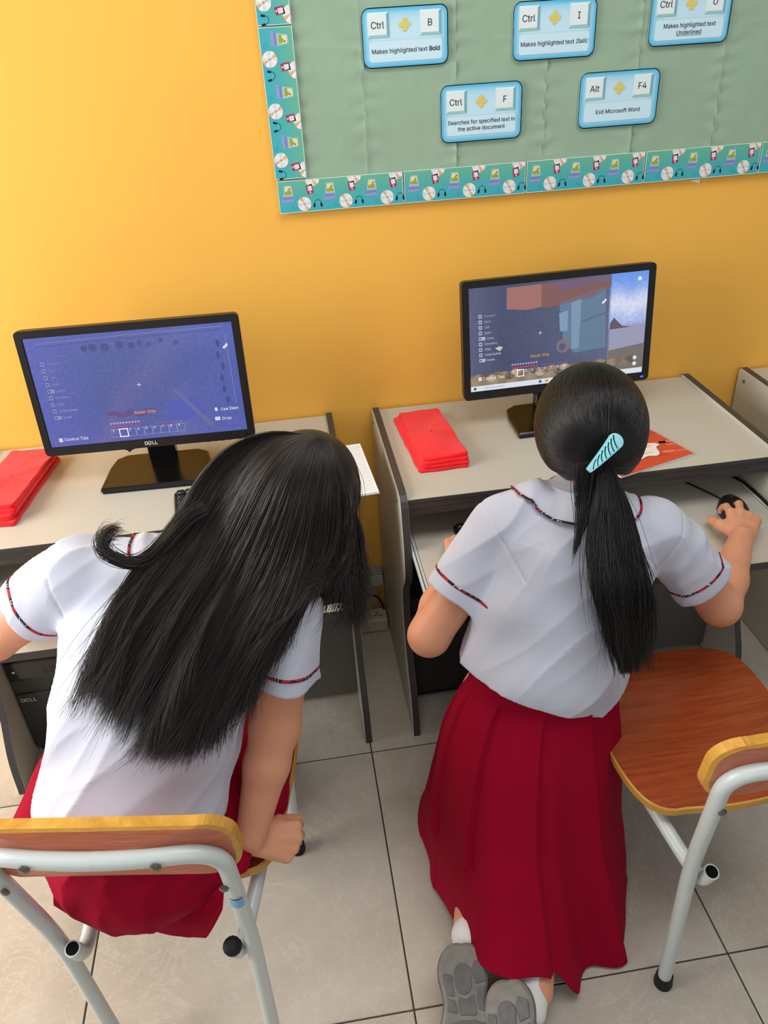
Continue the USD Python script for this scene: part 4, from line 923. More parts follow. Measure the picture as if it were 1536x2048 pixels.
# shirt
SH_B = Field()
for (a, b, wa, wb, da, db) in (((.396, -.866, .500), (.397, -.866, .545), .146, .150, .098, .108), ((.397, -.866, .545), (.418, -.838, .65), .150, .138, .108, .100), ((.418, -.838, .65), (.452, -.806, .745), .136, .146, .098, .096), ((.452, -.806, .745), (.476, -.784, .795), .146, .138, .096, .062)):
    SH_B.add(Slab(a, b, wa, wb, da, db, b_lat), .035)
SH_B.add(Bone(b_shl + b_lat * .012, b_shr - b_lat * .012, .050, .050), .045); SH_B.add(Bone(b_neck - A3(.004, .008, .03), b_neck + A3(0, .002, -.008), .066, .058), .04)
SH_B.post.append(folds(11, (.75, .1, .60), .0095, 11, 4.0, .0028))
eL, nL = sleeve(SH_B, b_shl, b_ell, .60, .054, .0585, .0425); eR, nR = sleeve(SH_B, b_shr, b_elr, .63, .054, .0585, .0425)
seam(SH_B, b_shl + nL * .012, nL - b_lat * .9 ); seam(SH_B, b_shr + nR * .012, nR + b_lat * .9)
hemB = A3(.395, -.87, .503)
SH_B.post.append(lambda p, d: np.maximum(d, (hemB - p) @ unit(A3(.40, .18, .90))))
shirt_b = obj('shirt', mesh_field(SH_B, (.1, -1.05, .40), (.85, -.6, .95), .0029), 'shirt_white', girl_b, smooth=True)
obj('sleeve_piping', ring_on(SH_B, eL, nL, .027, .06), 'plaid_piping', shirt_b, smooth=True); obj('sleeve_piping', ring_on(SH_B, eR, nR, .027, .06), 'plaid_piping', shirt_b, smooth=True)
col_b, edge_b = collar(SH_B, b_neck + A3(.0, -.004, -.006), b_head - b_neck + A3(0, -.0, .02), (.03, 1, -.1), .052)
obj('collar', col_b, 'shirt_white', shirt_b, smooth=60); obj('collar_piping', tube(edge_b + A3(0, -.001, .001), .0022, 8), 'plaid_piping', shirt_b, smooth=True)
# pleated skirt: waist ring -> hips -> hem lying on the floor over the shins
def skirt_b_mesh():
    n = 540; rows = []
    hem = ring_resample([(.565, -.985, .012), (.600, -.86, .012), (.57, -.71, .015), (.44, -.635, .018), (.28, -.635, .018), (.185, -.70, .015), (.158, -.80, .010), (.157, -.875, .010), (.167, -.973, .018), (.184, -1.080, .068), (.215, -1.172, .108), (.243, -1.190, .116), (.296, -1.196, .114), (.352, -1.206, .074), (.388, -1.207, .020), (.428, -1.142, .008), (.478, -1.152, .006), (.535, -1.085, .010)], n)
    key = np.argmin(np.abs(np.arctan2(hem[:, 1] + .9, hem[:, 0] - .36) - 0)); hem = np.roll(hem, -key, 0)
    if np.cross(hem[0, :2] - [.36, -.9], hem[20, :2] - [.36, -.9]) < 0: hem = np.roll(hem[::-1], 1, 0)
    hc = hem.mean(0); ang = np.unwrap(np.arctan2(hem[:, 1] + .90, hem[:, 0] - .36))
    lat, ax = b_lat, unit(A3(.40, .18, .90)); dp = np.cross(ax, lat)
    def ell(c, w, d, a): return np.array(c) + np.cos(a)[:, None] * lat * w + np.sin(a)[:, None] * dp * d
    a = ang - ang[0]
    st = [(0, (.395, -.872, .528), .134, .096), (.03, (.395, -.872, .514), .138, .100), (.07, (.394, -.873, .494), .143, .106), (.28, (.378, -.872, .41), .172, .145), (.45, (.368, -.874, .32), .182, .165)]
    m = 46
    for i in range(m):
        t = i / (m - 1); k = [s[0] for s in st]; c = [np.interp(t, k, [s[1][j] for s in st]) for j in range(3)]; w = np.interp(t, k, [s[2] for s in st]); d = np.interp(t, k, [s[3] for s in st])
        E_ = ell(c, w, d, a); s = max(0, (t - .16) / .84); s = s * s * (3 - 2 * s) * .35 + s * .65
        E0 = E_ if t < .45 else ell(st[-1][1], st[-1][2], st[-1][3], a)
        H = hem.copy(); p = E0 * (1 - s) + H * s
        if t < .16: p = E_
        out = p - p.mean(0); out[:, 2] = 0; out /= np.maximum(np.linalg.norm(out, axis=1, keepdims=True), 1e-6)
        ph = a / (2 * math.pi) * 10 + .62
        saw = (ph % 1.0); pl = np.where(saw < .95, saw / .95, (1 - saw) / .05) - .5
        sag = meshkit.fbm(np.column_stack([np.cos(a) * 1.6 + 3, np.sin(a) * 1.6, np.full(n, t * 2.2)]), 3, 5) - .5
        soft = np.sin(a * 7 + 2.2 * t + 1.0) * .5 + np.sin(a * 11 - 3 * t) * .3
        amp = .005 + .013 * min(1, t * 1.5); amp = 0 if t < .03 else amp * min(1, (t - .03) / .06)
        lf = np.clip((p[:, 0] - .20) / .05, .15, 1) if t > .6 else 1.0
        p = p + out * (pl * amp * lf + sag * .034 * t * (1 - .4 * t) + soft * .007 * t)[:, None]
        p[:, 2] = np.maximum(p[:, 2], .004); rows.append(p)
    return skirt_loft(rows)
sk_b = obj('skirt', skirt_b_mesh(), 'skirt_maroon', girl_b, smooth=55)
def waistband(c, w, d, lat, ax, h=.030, t=.003):
    dp = np.cross(ax, lat); a = np.linspace(0, 2 * math.pi, 121)[:-1]; r = []
    for z, o in ((0, 0), (0, t), (h, t), (h, 0)): r.append(np.array(c) + ax * z + np.cos(a)[:, None] * lat * (w + o) + np.sin(a)[:, None] * dp * (d + o))
    r.append(r[0]); return grid_mesh(np.array(r), closed=True)
obj('waistband', waistband((.394, -.872, .496), .141, .104, b_lat, unit(A3(.40, .18, .90))), 'skirt_maroon', sk_b, smooth=40)
# socks and shoes: instep on the floor, soles turned up towards the room
def shoe(parent, heel, toe_dir, nrm, ankle, L=.215, s=1.0, mirror=1):
    y = unit(toe_dir); z = np.array(nrm, float); z = unit(z - y * (z @ y)); x = np.cross(y, z); Mx = np.stack([x, y, z], 1)
    out = sg.Polygon(smooth_path([(0, 0), (.026, .004), (.043, .025), (.046, .06), (.040, .098), (.049 * 1.0, .135), (.050, .165), (.036, .200), (.004, .217), (-.030, .205), (-.047, .172), (-.050 - .004, .138), (-.038, .10), (-.043, .06), (-.041, .025), (-.026, .004), (0, 0)], 5)[:-1]).buffer(0)
    P = lambda m: T(m, heel, Mx)
    sh = obj('shoe_upper', mesh_field(upper_field(heel, Mx, ankle), *bnd(heel, Mx, ankle), .0035), 'shoe_tan', parent, smooth=True)
    obj('outsole', P(T(prism(out, .020, .005), (0, 0, -.016))), 'sole_grey', sh, smooth=30)
    rim = out.buffer(-.006)
    pads = [sg.Polygon([(-.037, .034), (-.020, .028), (-.014, .040), (-.018, .066), (-.040, .060)]), sg.Polygon([(-.041, .067), (-.019, .073), (-.020, .103), (-.030, .108), (-.037, .098)]), sg.Polygon([(.024, .052), (.040, .050), (.039, .082), (.022, .086)]), sg.Polygon([(.021, .092), (.038, .088), (.035, .108), (.018, .112)]),
            sg.Polygon(smooth_path([(-.011, .058), (-.010, .040), (.004, .033), (.017, .040), (.019, .060), (.014, .078), (.002, .082), (-.009, .074), (-.011, .058)], 5)[:-1]), sg.Polygon([(-.013, .082), (.000, .090), (.015, .086), (.013, .114), (-.016, .114)]),
            sg.Polygon([(-.040, .128), (-.010, .122), (.012, .122), (.040, .130), (.042, .155), (.0, .160), (-.043, .156)]), sg.Polygon([(-.042, .164), (0, .168), (.041, .163), (.030, .192), (.004, .205), (-.026, .194)])]
    for q in pads:
        q = q.buffer(-.0016).buffer(.0016).intersection(rim)
        if q.area > 1e-6: obj('tread_pad', P(T(prism(q, .0036, .0011), (0, 0, .0032))), 'sole_dark', sh, smooth=30)
    obj('midsole_line', P(T(trimesh.creation.extrude_polygon(out.buffer(.0012).difference(out.buffer(-.002)), .004, engine='earcut'), (0, 0, -.010))), 'sole_dark', sh)
def upper_field(heel, M, ankle):
    Q = lambda a, b, c: np.array(heel) + M @ A3(a, b, c); F = Field()
    F.add(Ball(Q(0, .050, -.034), (.036, .052, .036), M.T)); F.add(Ball(Q(0, .145, -.026), (.045, .075, .028), M.T), .04); F.add(Bone(Q(0, .04, -.05), np.array(ankle) * .35 + Q(0, .05, -.05) * .65, .036, .036), .02)
    F.post.append(lambda p, d: np.maximum(d, (p - Q(0, 0, -.004)) @ M[:, 2])); return F
def bnd(heel, M, ankle):
    c = np.array(heel) + M @ A3(0, .11, -.04); return c - .16, c + .16
for hl, td, nn, an, mid, i in (((.182, -1.120, .112), (-.13, -.93, -.33), (.08, -.34, .94), A3(.222, -1.074, .080), A3(.272, -1.025, .080), 0), ((.246, -1.196, .110), (-.13, -.93, -.30), (-.46, -.33, .82), A3(.290, -1.196, .062), A3(.330, -1.11, .068), 1)):
    shoe(girl_b, A3(*hl), td, nn, an)
    up = Field(); k0 = mid + (mid - an) * .25; up.add(Bone(an + (an - mid) * .35, k0, .036, .040)); ns = unit(k0 - an); tp_ = float((k0 - an) @ ns)
    def rib(p, d, o=an, n=ns, e=tp_):
        u = unit(np.cross(n, [0, 0, 1])); v = np.cross(n, u); q = p - o; a = np.arctan2(q @ v, q @ u); return d - .0018 * np.cos(a * 26) * (q @ n > .012) * (q @ n < e)
    up.post.append(rib); up = up if True else up
    so = obj('sock', mesh_field(up, an - .12, an + .13, .0028), 'sock_white', girl_b, smooth=True)
# ================= the seated girl with long loose hair
girl_a = thing('person', 'girl with long loose black hair leaning over on the left chair, in a white shirt', 'person', (0, 0, 0), 0, 'schoolgirls at the computers')
a_shl, a_shr = A3(-.365, -.880, .882), A3(-.052, -.955, .838); a_elr, a_wrr = A3(-.098, -1.012, .640), A3(-.160, -1.085, .474); a_ell, a_wrl = A3(-.545, -.835, .752), A3(-.600, -.640, .615)
a_lat = unit(a_shr - a_shl); a_neck = A3(-.182, -.885, .898); a_head = A3(-.018, -.865, .957)
HA_U = unit(A3(.50, .25, .83)); HA_F = A3(.35, .80, -.5); HA_F = unit(HA_F - HA_U * (HA_F @ HA_U)); HA = np.stack([np.cross(HA_F, HA_U), HA_F, HA_U])
BA = Field()
BA.add(Slab((-.333, -1.035, .50), (-.328, -1.055, .58), .098, .094, .080, .072, a_lat)); BA.add(Slab((-.328, -1.05, .58), (-.26, -.965, .76), .094, .112, .070, .072, a_lat), .03); BA.add(Slab((-.26, -.965, .76), (-.208, -.915, .855), .118, .11, .072, .05, a_lat), .03)
BA.add(Bone(a_shl + a_lat * .02, a_shr - a_lat * .02, .036, .036), .03); BA.add(Bone(a_neck - A3(.03, .02, .03), a_head - HA_U * .05, .044, .040), .03); head_ops(BA, a_head, HA, .98)
for sh, el, wr in ((a_shl, a_ell, a_wrl), (a_shr, a_elr, a_wrr)):
    BA.add(Bone(sh, el, .044, .040), .02); BA.add(Bone(el, el + (wr - el) * .35, .039, .036), .02); BA.add(Bone(el + (wr - el) * .35, wr, .036, .0255), .02)
haL, tipsAL = hand_bones(a_wrl + unit(a_wrl - a_ell) * .008, (.15, .97, -.12), (0, .1, 1), 1, .9, curl=(.35, .4, .3))
haR, tipsAR = hand_bones(a_wrr + A3(.002, .0, -.010), unit(A3(.74, .10, -.42)), unit(A3(.30, -.62, .60)), -1, .96, curls=((.95, 1.25, .8), (1.0, 1.3, .8), (1.05, 1.3, .8), (1.05, 1.3, .8)), spread=.6, thumb_out=.18, thumb_curl=.1)
for f, k in haL + haR: BA.add(f, k)
for hp, kn, an in ((A3(-.385, -1.0, .492), A3(-.415, -.685, .475), A3(-.42, -.64, .10)), (A3(-.265, -.99, .482), A3(-.215, -.70, .470), A3(-.21, -.66, .10))):
    BA.add(Bone(hp, kn, .064, .052), .03); BA.add(Bone(kn, an, .052, .033), .03); BA.add(Bone(an - A3(0, .02, .03), an + A3(0, .10, -.07), .033, .028), .02)
obj('body', mesh_field(BA, (-.75, -1.25, -.02), (.2, -.4, 1.15), .0032), 'skin', girl_a, smooth=True)
obj('fingernail', cat(*nails(tipsAL + tipsAR, .95)), 'nail', girl_a, smooth=True); face_parts(a_head, HA, girl_a, .98)
for an in (A3(-.42, -.64, .10), A3(-.21, -.66, .10)):
    F = Field(); F.add(Bone(an + A3(0, 0, -.05), an + A3(0, 0, .09), .041, .044)); obj('sock', mesh_field(F, an - .15, an + .16, .004), 'sock_white', girl_a, smooth=True)
    F = Field(); F.add(Bone(an + A3(0, -.02, -.055), an + A3(0, .10, -.063), .042, .034)); F.post.append(lambda p, d: np.maximum(d, .004 - p[..., 2])); obj('shoe', mesh_field(F, an - .2, an + .2, .004), 'shoe_tan', girl_a, smooth=True)
SH_A = Field()
for (a, b, wa, wb, da, db) in (((-.336, -1.072, .525), (-.330, -1.068, .575), .124, .136, .105, .112), ((-.330, -1.068, .575), (-.296, -1.01, .68), .136, .138, .112, .106), ((-.292, -1.01, .68), (-.252, -.955, .775), .142, .150, .106, .098), ((-.252, -.955, .775), (-.210, -.918, .852), .150, .140, .098, .066)):
    SH_A.add(Slab(a, b, wa, wb, da, db, a_lat), .035)
SH_A.add(Bone(a_shl + a_lat * .012, a_shr - a_lat * .012, .052, .052), .045); SH_A.add(Bone(a_neck - A3(.02, .012, .03), a_neck + A3(.006, .002, -.004), .066, .058), .04)
SH_A.post.append(folds(23, (.80, .25, .40), .0090, 11, 4.0, .0026))
eL2, nL2 = sleeve(SH_A, a_shl, a_ell, .50, .056, .062, .0445); eR2, nR2 = sleeve(SH_A, a_shr, a_elr, .60, .056, .062, .0445)
seam(SH_A, a_shl + nL2 * .012, nL2 - a_lat * .9); seam(SH_A, a_shr + nR2 * .012, nR2 + a_lat * .9)
hemA = A3(-.318, -1.07, .542); SH_A.post.append(lambda p, d: np.maximum(d, (hemA - p) @ unit(A3(.05, .25, .95))))
shirt_a = obj('shirt', mesh_field(SH_A, (-.6, -1.25, .42), (.12, -.7, 1.0), .0029), 'shirt_white', girl_a, smooth=True)
obj('sleeve_piping', ring_on(SH_A, eL2, nL2, .027, .064), 'plaid_piping', shirt_a, smooth=True); obj('sleeve_piping', ring_on(SH_A, eR2, nR2, .027, .064), 'plaid_piping', shirt_a, smooth=True)
col_a, edge_a = collar(SH_A, a_neck + A3(-.004, -.004, -.008), A3(.3, .2, 1), (.1, 1, -.2), .053, .024, .034, .026)
obj('collar', col_a, 'shirt_white', shirt_a, smooth=60); obj('collar_piping', tube(edge_a + A3(0, -.001, .001), .0022, 8), 'plaid_piping', shirt_a, smooth=True)
# skirt spread over the seat, the back hem hanging over the rear edge of the seat
SK = Field()
SK.add(Slab((-.335, -1.07, .475), (-.332, -1.07, .57), .142, .118, .128, .106, (1, -.1, 0)))
SK.add(Slab((-.425, -1.01, .470), (-.405, -.66, .470), .135, .085, .078, .070, (1, 0, 0)), .04); SK.add(Slab((-.222, -.985, .476), (-.200, -.67, .480), .124, .148, .078, .070, (1, 0, 0)), .05)
SK.add(Slab((-.325, -1.10, .455), (-.315, -1.00, .455), .158, .20, .040, .040, (1, -.12, 0)), .05)
SK.post.append(folds(31, (.1, .9, -.3), .007, 14, 4.0, .002)); SK.post.append(lambda p, d: np.maximum(d, .412 - p[..., 2]))
sk_a = obj('skirt', mesh_field(SK, (-.62, -1.3, .36), (.08, -.5, .62), .004), 'skirt_maroon', girl_a, smooth=True)
def hanging(x0, x1, ytop, ztop, zlow, seed):
    n, m = 90, 30; rows = []
    for i in range(m):
        t = i / (m - 1); u = np.linspace(-1, 1, n); sag = np.interp(u, [-1, -.62, -.45, 0, .48, .72, 1], zlow)
        w = 1 - .04 * t; x = (x0 + x1) / 2 + (x1 - x0) / 2 * u * w; z = ztop + (sag - ztop) * t; y = ytop - .030 * math.sin(min(t * 2.2, 1.57)) + .005 * np.sin(u * 5 + seed) * t + .002 * np.sin(u * 11 + 2) * t
        y = y + .10 * np.maximum(0, .10 - t) - .17 * (x + .31)
        rows.append(np.column_stack([x, y, z]))
    R_ = np.array(rows); back = R_[::-1] + A3(0, .003, 0); g = grid_mesh(np.concatenate([R_, back, R_[:1]], 0)); return g
obj('back_hem', hanging(-.475, -.205, -1.130, .450, [.435, .39, .372, .362, .352, .362, .43], 1.0), 'skirt_maroon', sk_a, smooth=True)
legskirt = lambda x, y: [np.array([(x + .075 * s * math.cos(a) , y + .075 * s * math.sin(a), z) for a in np.linspace(0, 2 * math.pi, 61)[:-1]]) for z, s in ((.49, .9), (.42, 1.05), (.34, 1.15), (.26, 1.2))]
for k, (x, y) in enumerate(((-.42, -.70), (-.19, -.71))): obj('front_drape', skirt_loft(legskirt(x, y)), 'skirt_maroon', sk_a, smooth=True)
# ------------------------------------------------------------------ hair
HAIR_A = np.array([[(-0.003, -0.882, 1.083), (-0.065, -0.869, 1.082), (-0.123, -0.872, 1.057), (-0.169, -0.885, 1.014), (-0.207, -0.909, 0.969), (-0.247, -0.950, 0.940), (-0.284, -0.986, 0.902), (-0.307, -1.033, 0.865), (-0.327, -1.066, 0.815)],
    [(0.006, -0.883, 1.082), (-0.053, -0.872, 1.069), (-0.101, -0.881, 1.032), (-0.141, -0.902, 0.990), (-0.179, -0.936, 0.954), (-0.218, -0.974, 0.923), (-0.255, -1.012, 0.892), (-0.286, -1.052, 0.856), (-0.310, -1.081, 0.807)],
    [(0.013, -0.888, 1.082), (-0.044, -0.906, 1.068), (-0.086, -0.923, 1.025), (-0.121, -0.936, 0.974), (-0.158, -0.966, 0.935), (-0.196, -1.005, 0.903), (-0.234, -1.038, 0.866), (-0.269, -1.073, 0.827), (-0.297, -1.106, 0.782)],
    [(0.018, -0.893, 1.082), (-0.029, -0.928, 1.062), (-0.063, -0.954, 1.016), (-0.094, -0.959, 0.960), (-0.128, -0.982, 0.912), (-0.164, -1.020, 0.877), (-0.202, -1.058, 0.842), (-0.238, -1.090, 0.801), (-0.267, -1.124, 0.756)],
    [(0.022, -0.895, 1.081), (-0.013, -0.939, 1.055), (-0.040, -0.967, 1.006), (-0.067, -0.976, 0.950), (-0.099, -0.997, 0.900), (-0.134, -1.029, 0.860), (-0.171, -1.062, 0.820), (-0.206, -1.094, 0.778), (-0.241, -1.128, 0.740)],
    [(0.027, -0.896, 1.079), (0.008, -0.942, 1.046), (-0.012, -0.970, 0.997), (-0.035, -0.984, 0.943), (-0.065, -1.008, 0.897), (-0.100, -1.035, 0.855), (-0.135, -1.056, 0.811), (-0.170, -1.084, 0.770), (-0.200, -1.120, 0.732)],
    [(0.032, -0.896, 1.076), (0.027, -0.939, 1.041), (0.014, -0.963, 0.992), (-0.003, -0.978, 0.940), (-0.029, -1.007, 0.899), (-0.062, -1.035, 0.863), (-0.096, -1.047, 0.820), (-0.131, -1.066, 0.780), (-0.161, -1.094, 0.740)],
    [(0.038, -0.893, 1.071), (0.047, -0.927, 1.036), (0.047, -0.944, 0.990), (0.040, -0.946, 0.941), (0.020, -0.962, 0.902), (-0.010, -0.999, 0.892), (-0.047, -1.027, 0.877), (-0.079, -1.037, 0.840), (-0.106, -1.051, 0.802)],
    [(0.039, -0.873, 1.057), (0.056, -0.876, 1.020), (0.061, -0.884, 0.981), (0.060, -0.895, 0.942), (0.055, -0.907, 0.903), (0.048, -0.918, 0.865), (0.038, -0.933, 0.829), (0.025, -0.956, 0.798), (0.011, -0.988, 0.778)],
    [(0.040, -0.874, 1.052), (0.056, -0.873, 1.021), (0.065, -0.876, 0.987), (0.067, -0.882, 0.952), (0.065, -0.890, 0.918), (0.060, -0.900, 0.885), (0.054, -0.911, 0.852), (0.047, -0.923, 0.819), (0.037, -0.941, 0.791)]])
PONY = np.array([(0.474, -0.874, 0.948), (0.477, -0.883, 0.919), (0.477, -0.901, 0.887), (0.474, -0.930, 0.848), (0.473, -0.961, 0.811), (0.476, -0.983, 0.766), (0.484, -0.992, 0.709), (0.496, -0.995, 0.643)])
LOCK = np.array([(0.452, -0.858, 0.964), (0.444, -0.870, 0.925), (0.438, -0.885, 0.892), (0.426, -0.905, 0.867), (0.417, -0.914, 0.851)])
KICK = np.array([(-0.160, -0.910, 0.992), (-0.215, -0.937, 0.960), (-0.259, -0.954, 0.944), (-0.287, -0.954, 0.958), (-0.300, -0.943, 0.973), (-0.292, -0.936, 0.986), (-0.276, -0.936, 0.989)])
mat('hair_black', {'p': ('principled_bsdf', {'base_color': (.007, .0065, .0075), 'roughness': .30, 'specular_ior_level': .38})})
mat('hair_brownish', {'i': ('hair_info', {}), 'r': ('rgb_ramp', {'ramp': [(0, (.016, .011, .009)), (.5, (.012, .010, .010)), (1, (.009, .009, .011))]}), 'p': ('principled_bsdf', {'roughness': .36, 'specular_ior_level': .45})}, [('i.intercept', 'r.fac'), ('r.color', 'p.base_color')])
plain('scalp', (150, 122, 108), .6, .2)
def strands(name, curves, width, material, parent, label=None):
    """curves: (n, m, 3) strands -> one bundle of hair curves"""
    c = np.asarray(curves, np.float32); n, m = c.shape[:2]
    b = UsdGeom.BasisCurves.Define(stage, fresh(str(parent.GetPath()) + '/' + name))
    b.CreateTypeAttr('linear'); b.CreateWrapAttr('nonperiodic')
    b.CreatePointsAttr(Vt.Vec3fArray.FromNumpy(c.reshape(-1, 3))); b.CreateCurveVertexCountsAttr(Vt.IntArray.FromNumpy(np.full(n, m, np.int32)))
    w = width * np.interp(np.linspace(0, 1, m), [0, .1, .75, 1], [.8, 1, .9, .25]); b.CreateWidthsAttr(Vt.FloatArray.FromNumpy(np.tile(w.astype(np.float32), n))); b.SetWidthsInterpolation('vertex')
    UsdShade.MaterialBindingAPI.Apply(b.GetPrim()).Bind(MAT[material]); p = b.GetPrim(); p.SetCustomDataByKey('kind', 'stuff')
    if label: p.SetCustomDataByKey('label', label)
    return p
def resample(P, m):
    """(n, k, 3) polylines -> (n, m, 3), smooth"""
    from scipy.interpolate import CubicSpline
    return CubicSpline(np.linspace(0, 1, P.shape[1]), P, axis=1)(np.linspace(0, 1, m))
# --- the long loose hair: a sheet of strands led by ten locks, from the parting over the head and down the back
from scipy.interpolate import CubicSpline
hr = np.random.default_rng(12); GA = resample(HAIR_A, 26); SHEET = CubicSpline(np.linspace(0, 1, len(GA)), GA, axis=0)
OUT = unit(A3(.05, -.72, .69)); m_ = GA.shape[1]; tt = np.linspace(0, 1, m_)
HEAD_A = Field(); HEAD_A.add(Ball(a_head + HA_U * .010, (.082, .098, .102), HA))
def cap_a(p, d):      # leaves the face open
    q = (p - a_head) @ HA.T; return np.maximum(d, np.minimum(q[..., 1] - .062 + .55 * np.maximum(q[..., 2] - .01, 0), .052 - q[..., 2] + .0 * q[..., 0]))
CAP = Field(); CAP.add(Ball(a_head + HA_U * .012 - HA_F * .004, (.087, .104, .106), HA)); CAP.post.append(cap_a)
hair_a = obj('hair', mesh_field(CAP, a_head - .16, a_head + .16, .004), 'scalp_hair', girl_a, smooth=True)
ug = np.linspace(.0, 1, 80); under = SHEET(ug); nrm_a = OUT
under = under - OUT * np.interp(tt, [0, .3, 1], [.012, .016, .006])[None, :, None]; under = under[:, : int(m_ * .84)]
under += ((meshkit.fbm(under * 30, 3, 3) - .5) * .012)[..., None] * OUT
g_ = np.concatenate([under, (under - OUT * .006)[:, ::-1], under[:, :1]], 1); obj('hair_underlayer', grid_mesh(g_), 'scalp_hair', hair_a, smooth=True)
COLL = Field(); COLL.add(HEAD_A.ops[0][0]); 
for f, k in SH_A.ops: COLL.add(f, min(k, .03))
def loose(n, seed):
    r = np.random.default_rng(seed); ncl = 170
    uc = np.sort(r.random(ncl)); ci = r.integers(0, ncl, n); u0 = np.clip(uc[ci] + r.normal(0, .014, n), 0, 1); u1 = np.clip(uc[ci] + r.normal(0, .0045, n), 0, 1)
    lay = r.random(n) ** 1.3; L = np.clip(r.normal(.955, .045, n) + r.normal(0, .065, ncl)[ci], .62, 1.12) * np.interp(u0, [0, .74, .79, .86, .9, 1], [1, 1, .74, .72, .92, 1.0]) * (1 - .10 * np.abs(meshkit.noise(np.column_stack([uc[ci] * 25, uc[ci] * 0, uc[ci] * 0]), 4) - .3))
    A_ = SHEET(u0); B_ = SHEET(u1); P = A_ * (1 - tt[None, :, None]) + B_ * tt[None, :, None]
    ext = L[:, None] * tt[None]; i = np.clip(ext * (m_ - 1), 0, m_ - 1.001); lo = i.astype(int); fr = (i - lo)[..., None]; idx = np.arange(n)[:, None]
    Q = P[idx, lo] * (1 - fr) + P[idx, lo + 1] * fr; over = np.maximum(ext - 1, 0)[..., None]; Q = Q + over * (P[:, -1:] - P[:, -3:-2]) * 6
    th = np.interp(tt, [0, .15, .4, 1], [.006, .016, .020, .018]); Q -= OUT * (lay[:, None] * th)[..., None]
    cl = r.normal(0, 1, (ncl, 3)); ph = r.random((ncl, 3)) * 6.3
    wave = np.stack([np.sin(tt[None] * (5 + 2 * cl[ci, k][:, None]) + ph[ci, k][:, None]) for k in range(3)], -1); Q += wave * (.0085 * tt ** 1.2)[None, :, None]
    own = np.stack([np.sin(tt[None] * r.uniform(3, 11, n)[:, None] + r.random(n)[:, None] * 6.3) for _ in range(3)], -1); Q += own * (.0016 * tt + .0004)[None, :, None]
    e = r.normal(0, 1, (n, 1, 3)) * np.array([1, .5, .4]); Q += e * (.014 * np.maximum(tt - .78, 0) / .22 * tt)[None, :, None] * .7
    Q += (cl[ci][:, None] * np.array([1, .4, .3])) * (.018 * np.maximum(tt - .55, 0) / .45)[None, :, None]
    return Q
Q = loose(15000, 5); sh = Q.shape; Q = push_out(COLL, Q.reshape(-1, 3).copy(), .0035, 2).reshape(sh)
strands('strand', Q, .00095, 'hair_brownish', hair_a, 'long loose black strands')
def flyaway(base, n, seed, amp):
    r = np.random.default_rng(seed); P = base[r.integers(0, len(base), n)].copy(); m = P.shape[1]; t = np.linspace(0, 1, m)
    dirs = r.normal(0, 1, (n, 1, 3)); P += dirs * (amp * t ** 1.6)[None, :, None] + np.stack([np.sin(t[None] * r.uniform(2, 7, n)[:, None] + r.random(n)[:, None] * 6) for _ in range(3)], -1) * (amp * .5 * t)[None, :, None]
    return P
Q2 = flyaway(Q, 420, 6, .016); sh = Q2.shape; Q2 = push_out(COLL, Q2.reshape(-1, 3).copy(), .003, 2).reshape(sh); strands('stray_strand', Q2, .0006, 'hair_brownish', hair_a)
# the lock that kicks up over the left shoulder
kick = smooth_path(KICK, 4); r = np.random.default_rng(3); K = np.array([kick + r.normal(0, 1, 3) * .006 * np.linspace(1, .35, len(kick))[:, None] + np.outer(np.linspace(0, 1, len(kick)) ** 2, r.normal(0, .006, 3)) for _ in range(260)])
sh = K.shape; K = push_out(COLL, K.reshape(-1, 3).copy(), .003, 2).reshape(sh); strands('flicked_lock', K, .0008, 'hair_brownish', hair_a)
# --- combed-back hair and ponytail
CAPB = Field(); CB = b_head + HB[2] * .010 - HB[1] * .004; RB = A3(.092, .106, .107); CAPB.add(Ball(CB, RB * .985, HB))
CAPB.post.append(lambda p, d: np.maximum(d, np.minimum((p - b_head) @ HB[1] - .040 + .35 * np.maximum((p - b_head) @ HB[2] - .01, 0), .060 - (p - b_head) @ HB[2])))
CAPB.post.append(lambda p, d: np.maximum(d, -.075 - (p - b_head) @ HB[2] - .35 * ((p - b_head) @ HB[1] + .03)))
hair_b = obj('hair', mesh_field(CAPB, b_head - .16, b_head + .16, .0035), 'scalp_hair', girl_b, smooth=True)
obj('parting', tube(np.array([CB + (unit(A3(.10 + .00, math.sin(th) - .10, math.cos(th))) * RB * 1.004) @ HB for th in np.radians(np.linspace(2, 40, 12))]), [.0008, .0016, .0022, .0024, .0022, .002, .0018, .0016, .0014, .0012, .001, .0006], 8), 'scalp', hair_b, smooth=True, label='pale scalp line of the parting')
tie = PONY[0]; tdir = (tie - CB) @ HB.T / RB; tdir /= np.linalg.norm(tdir)
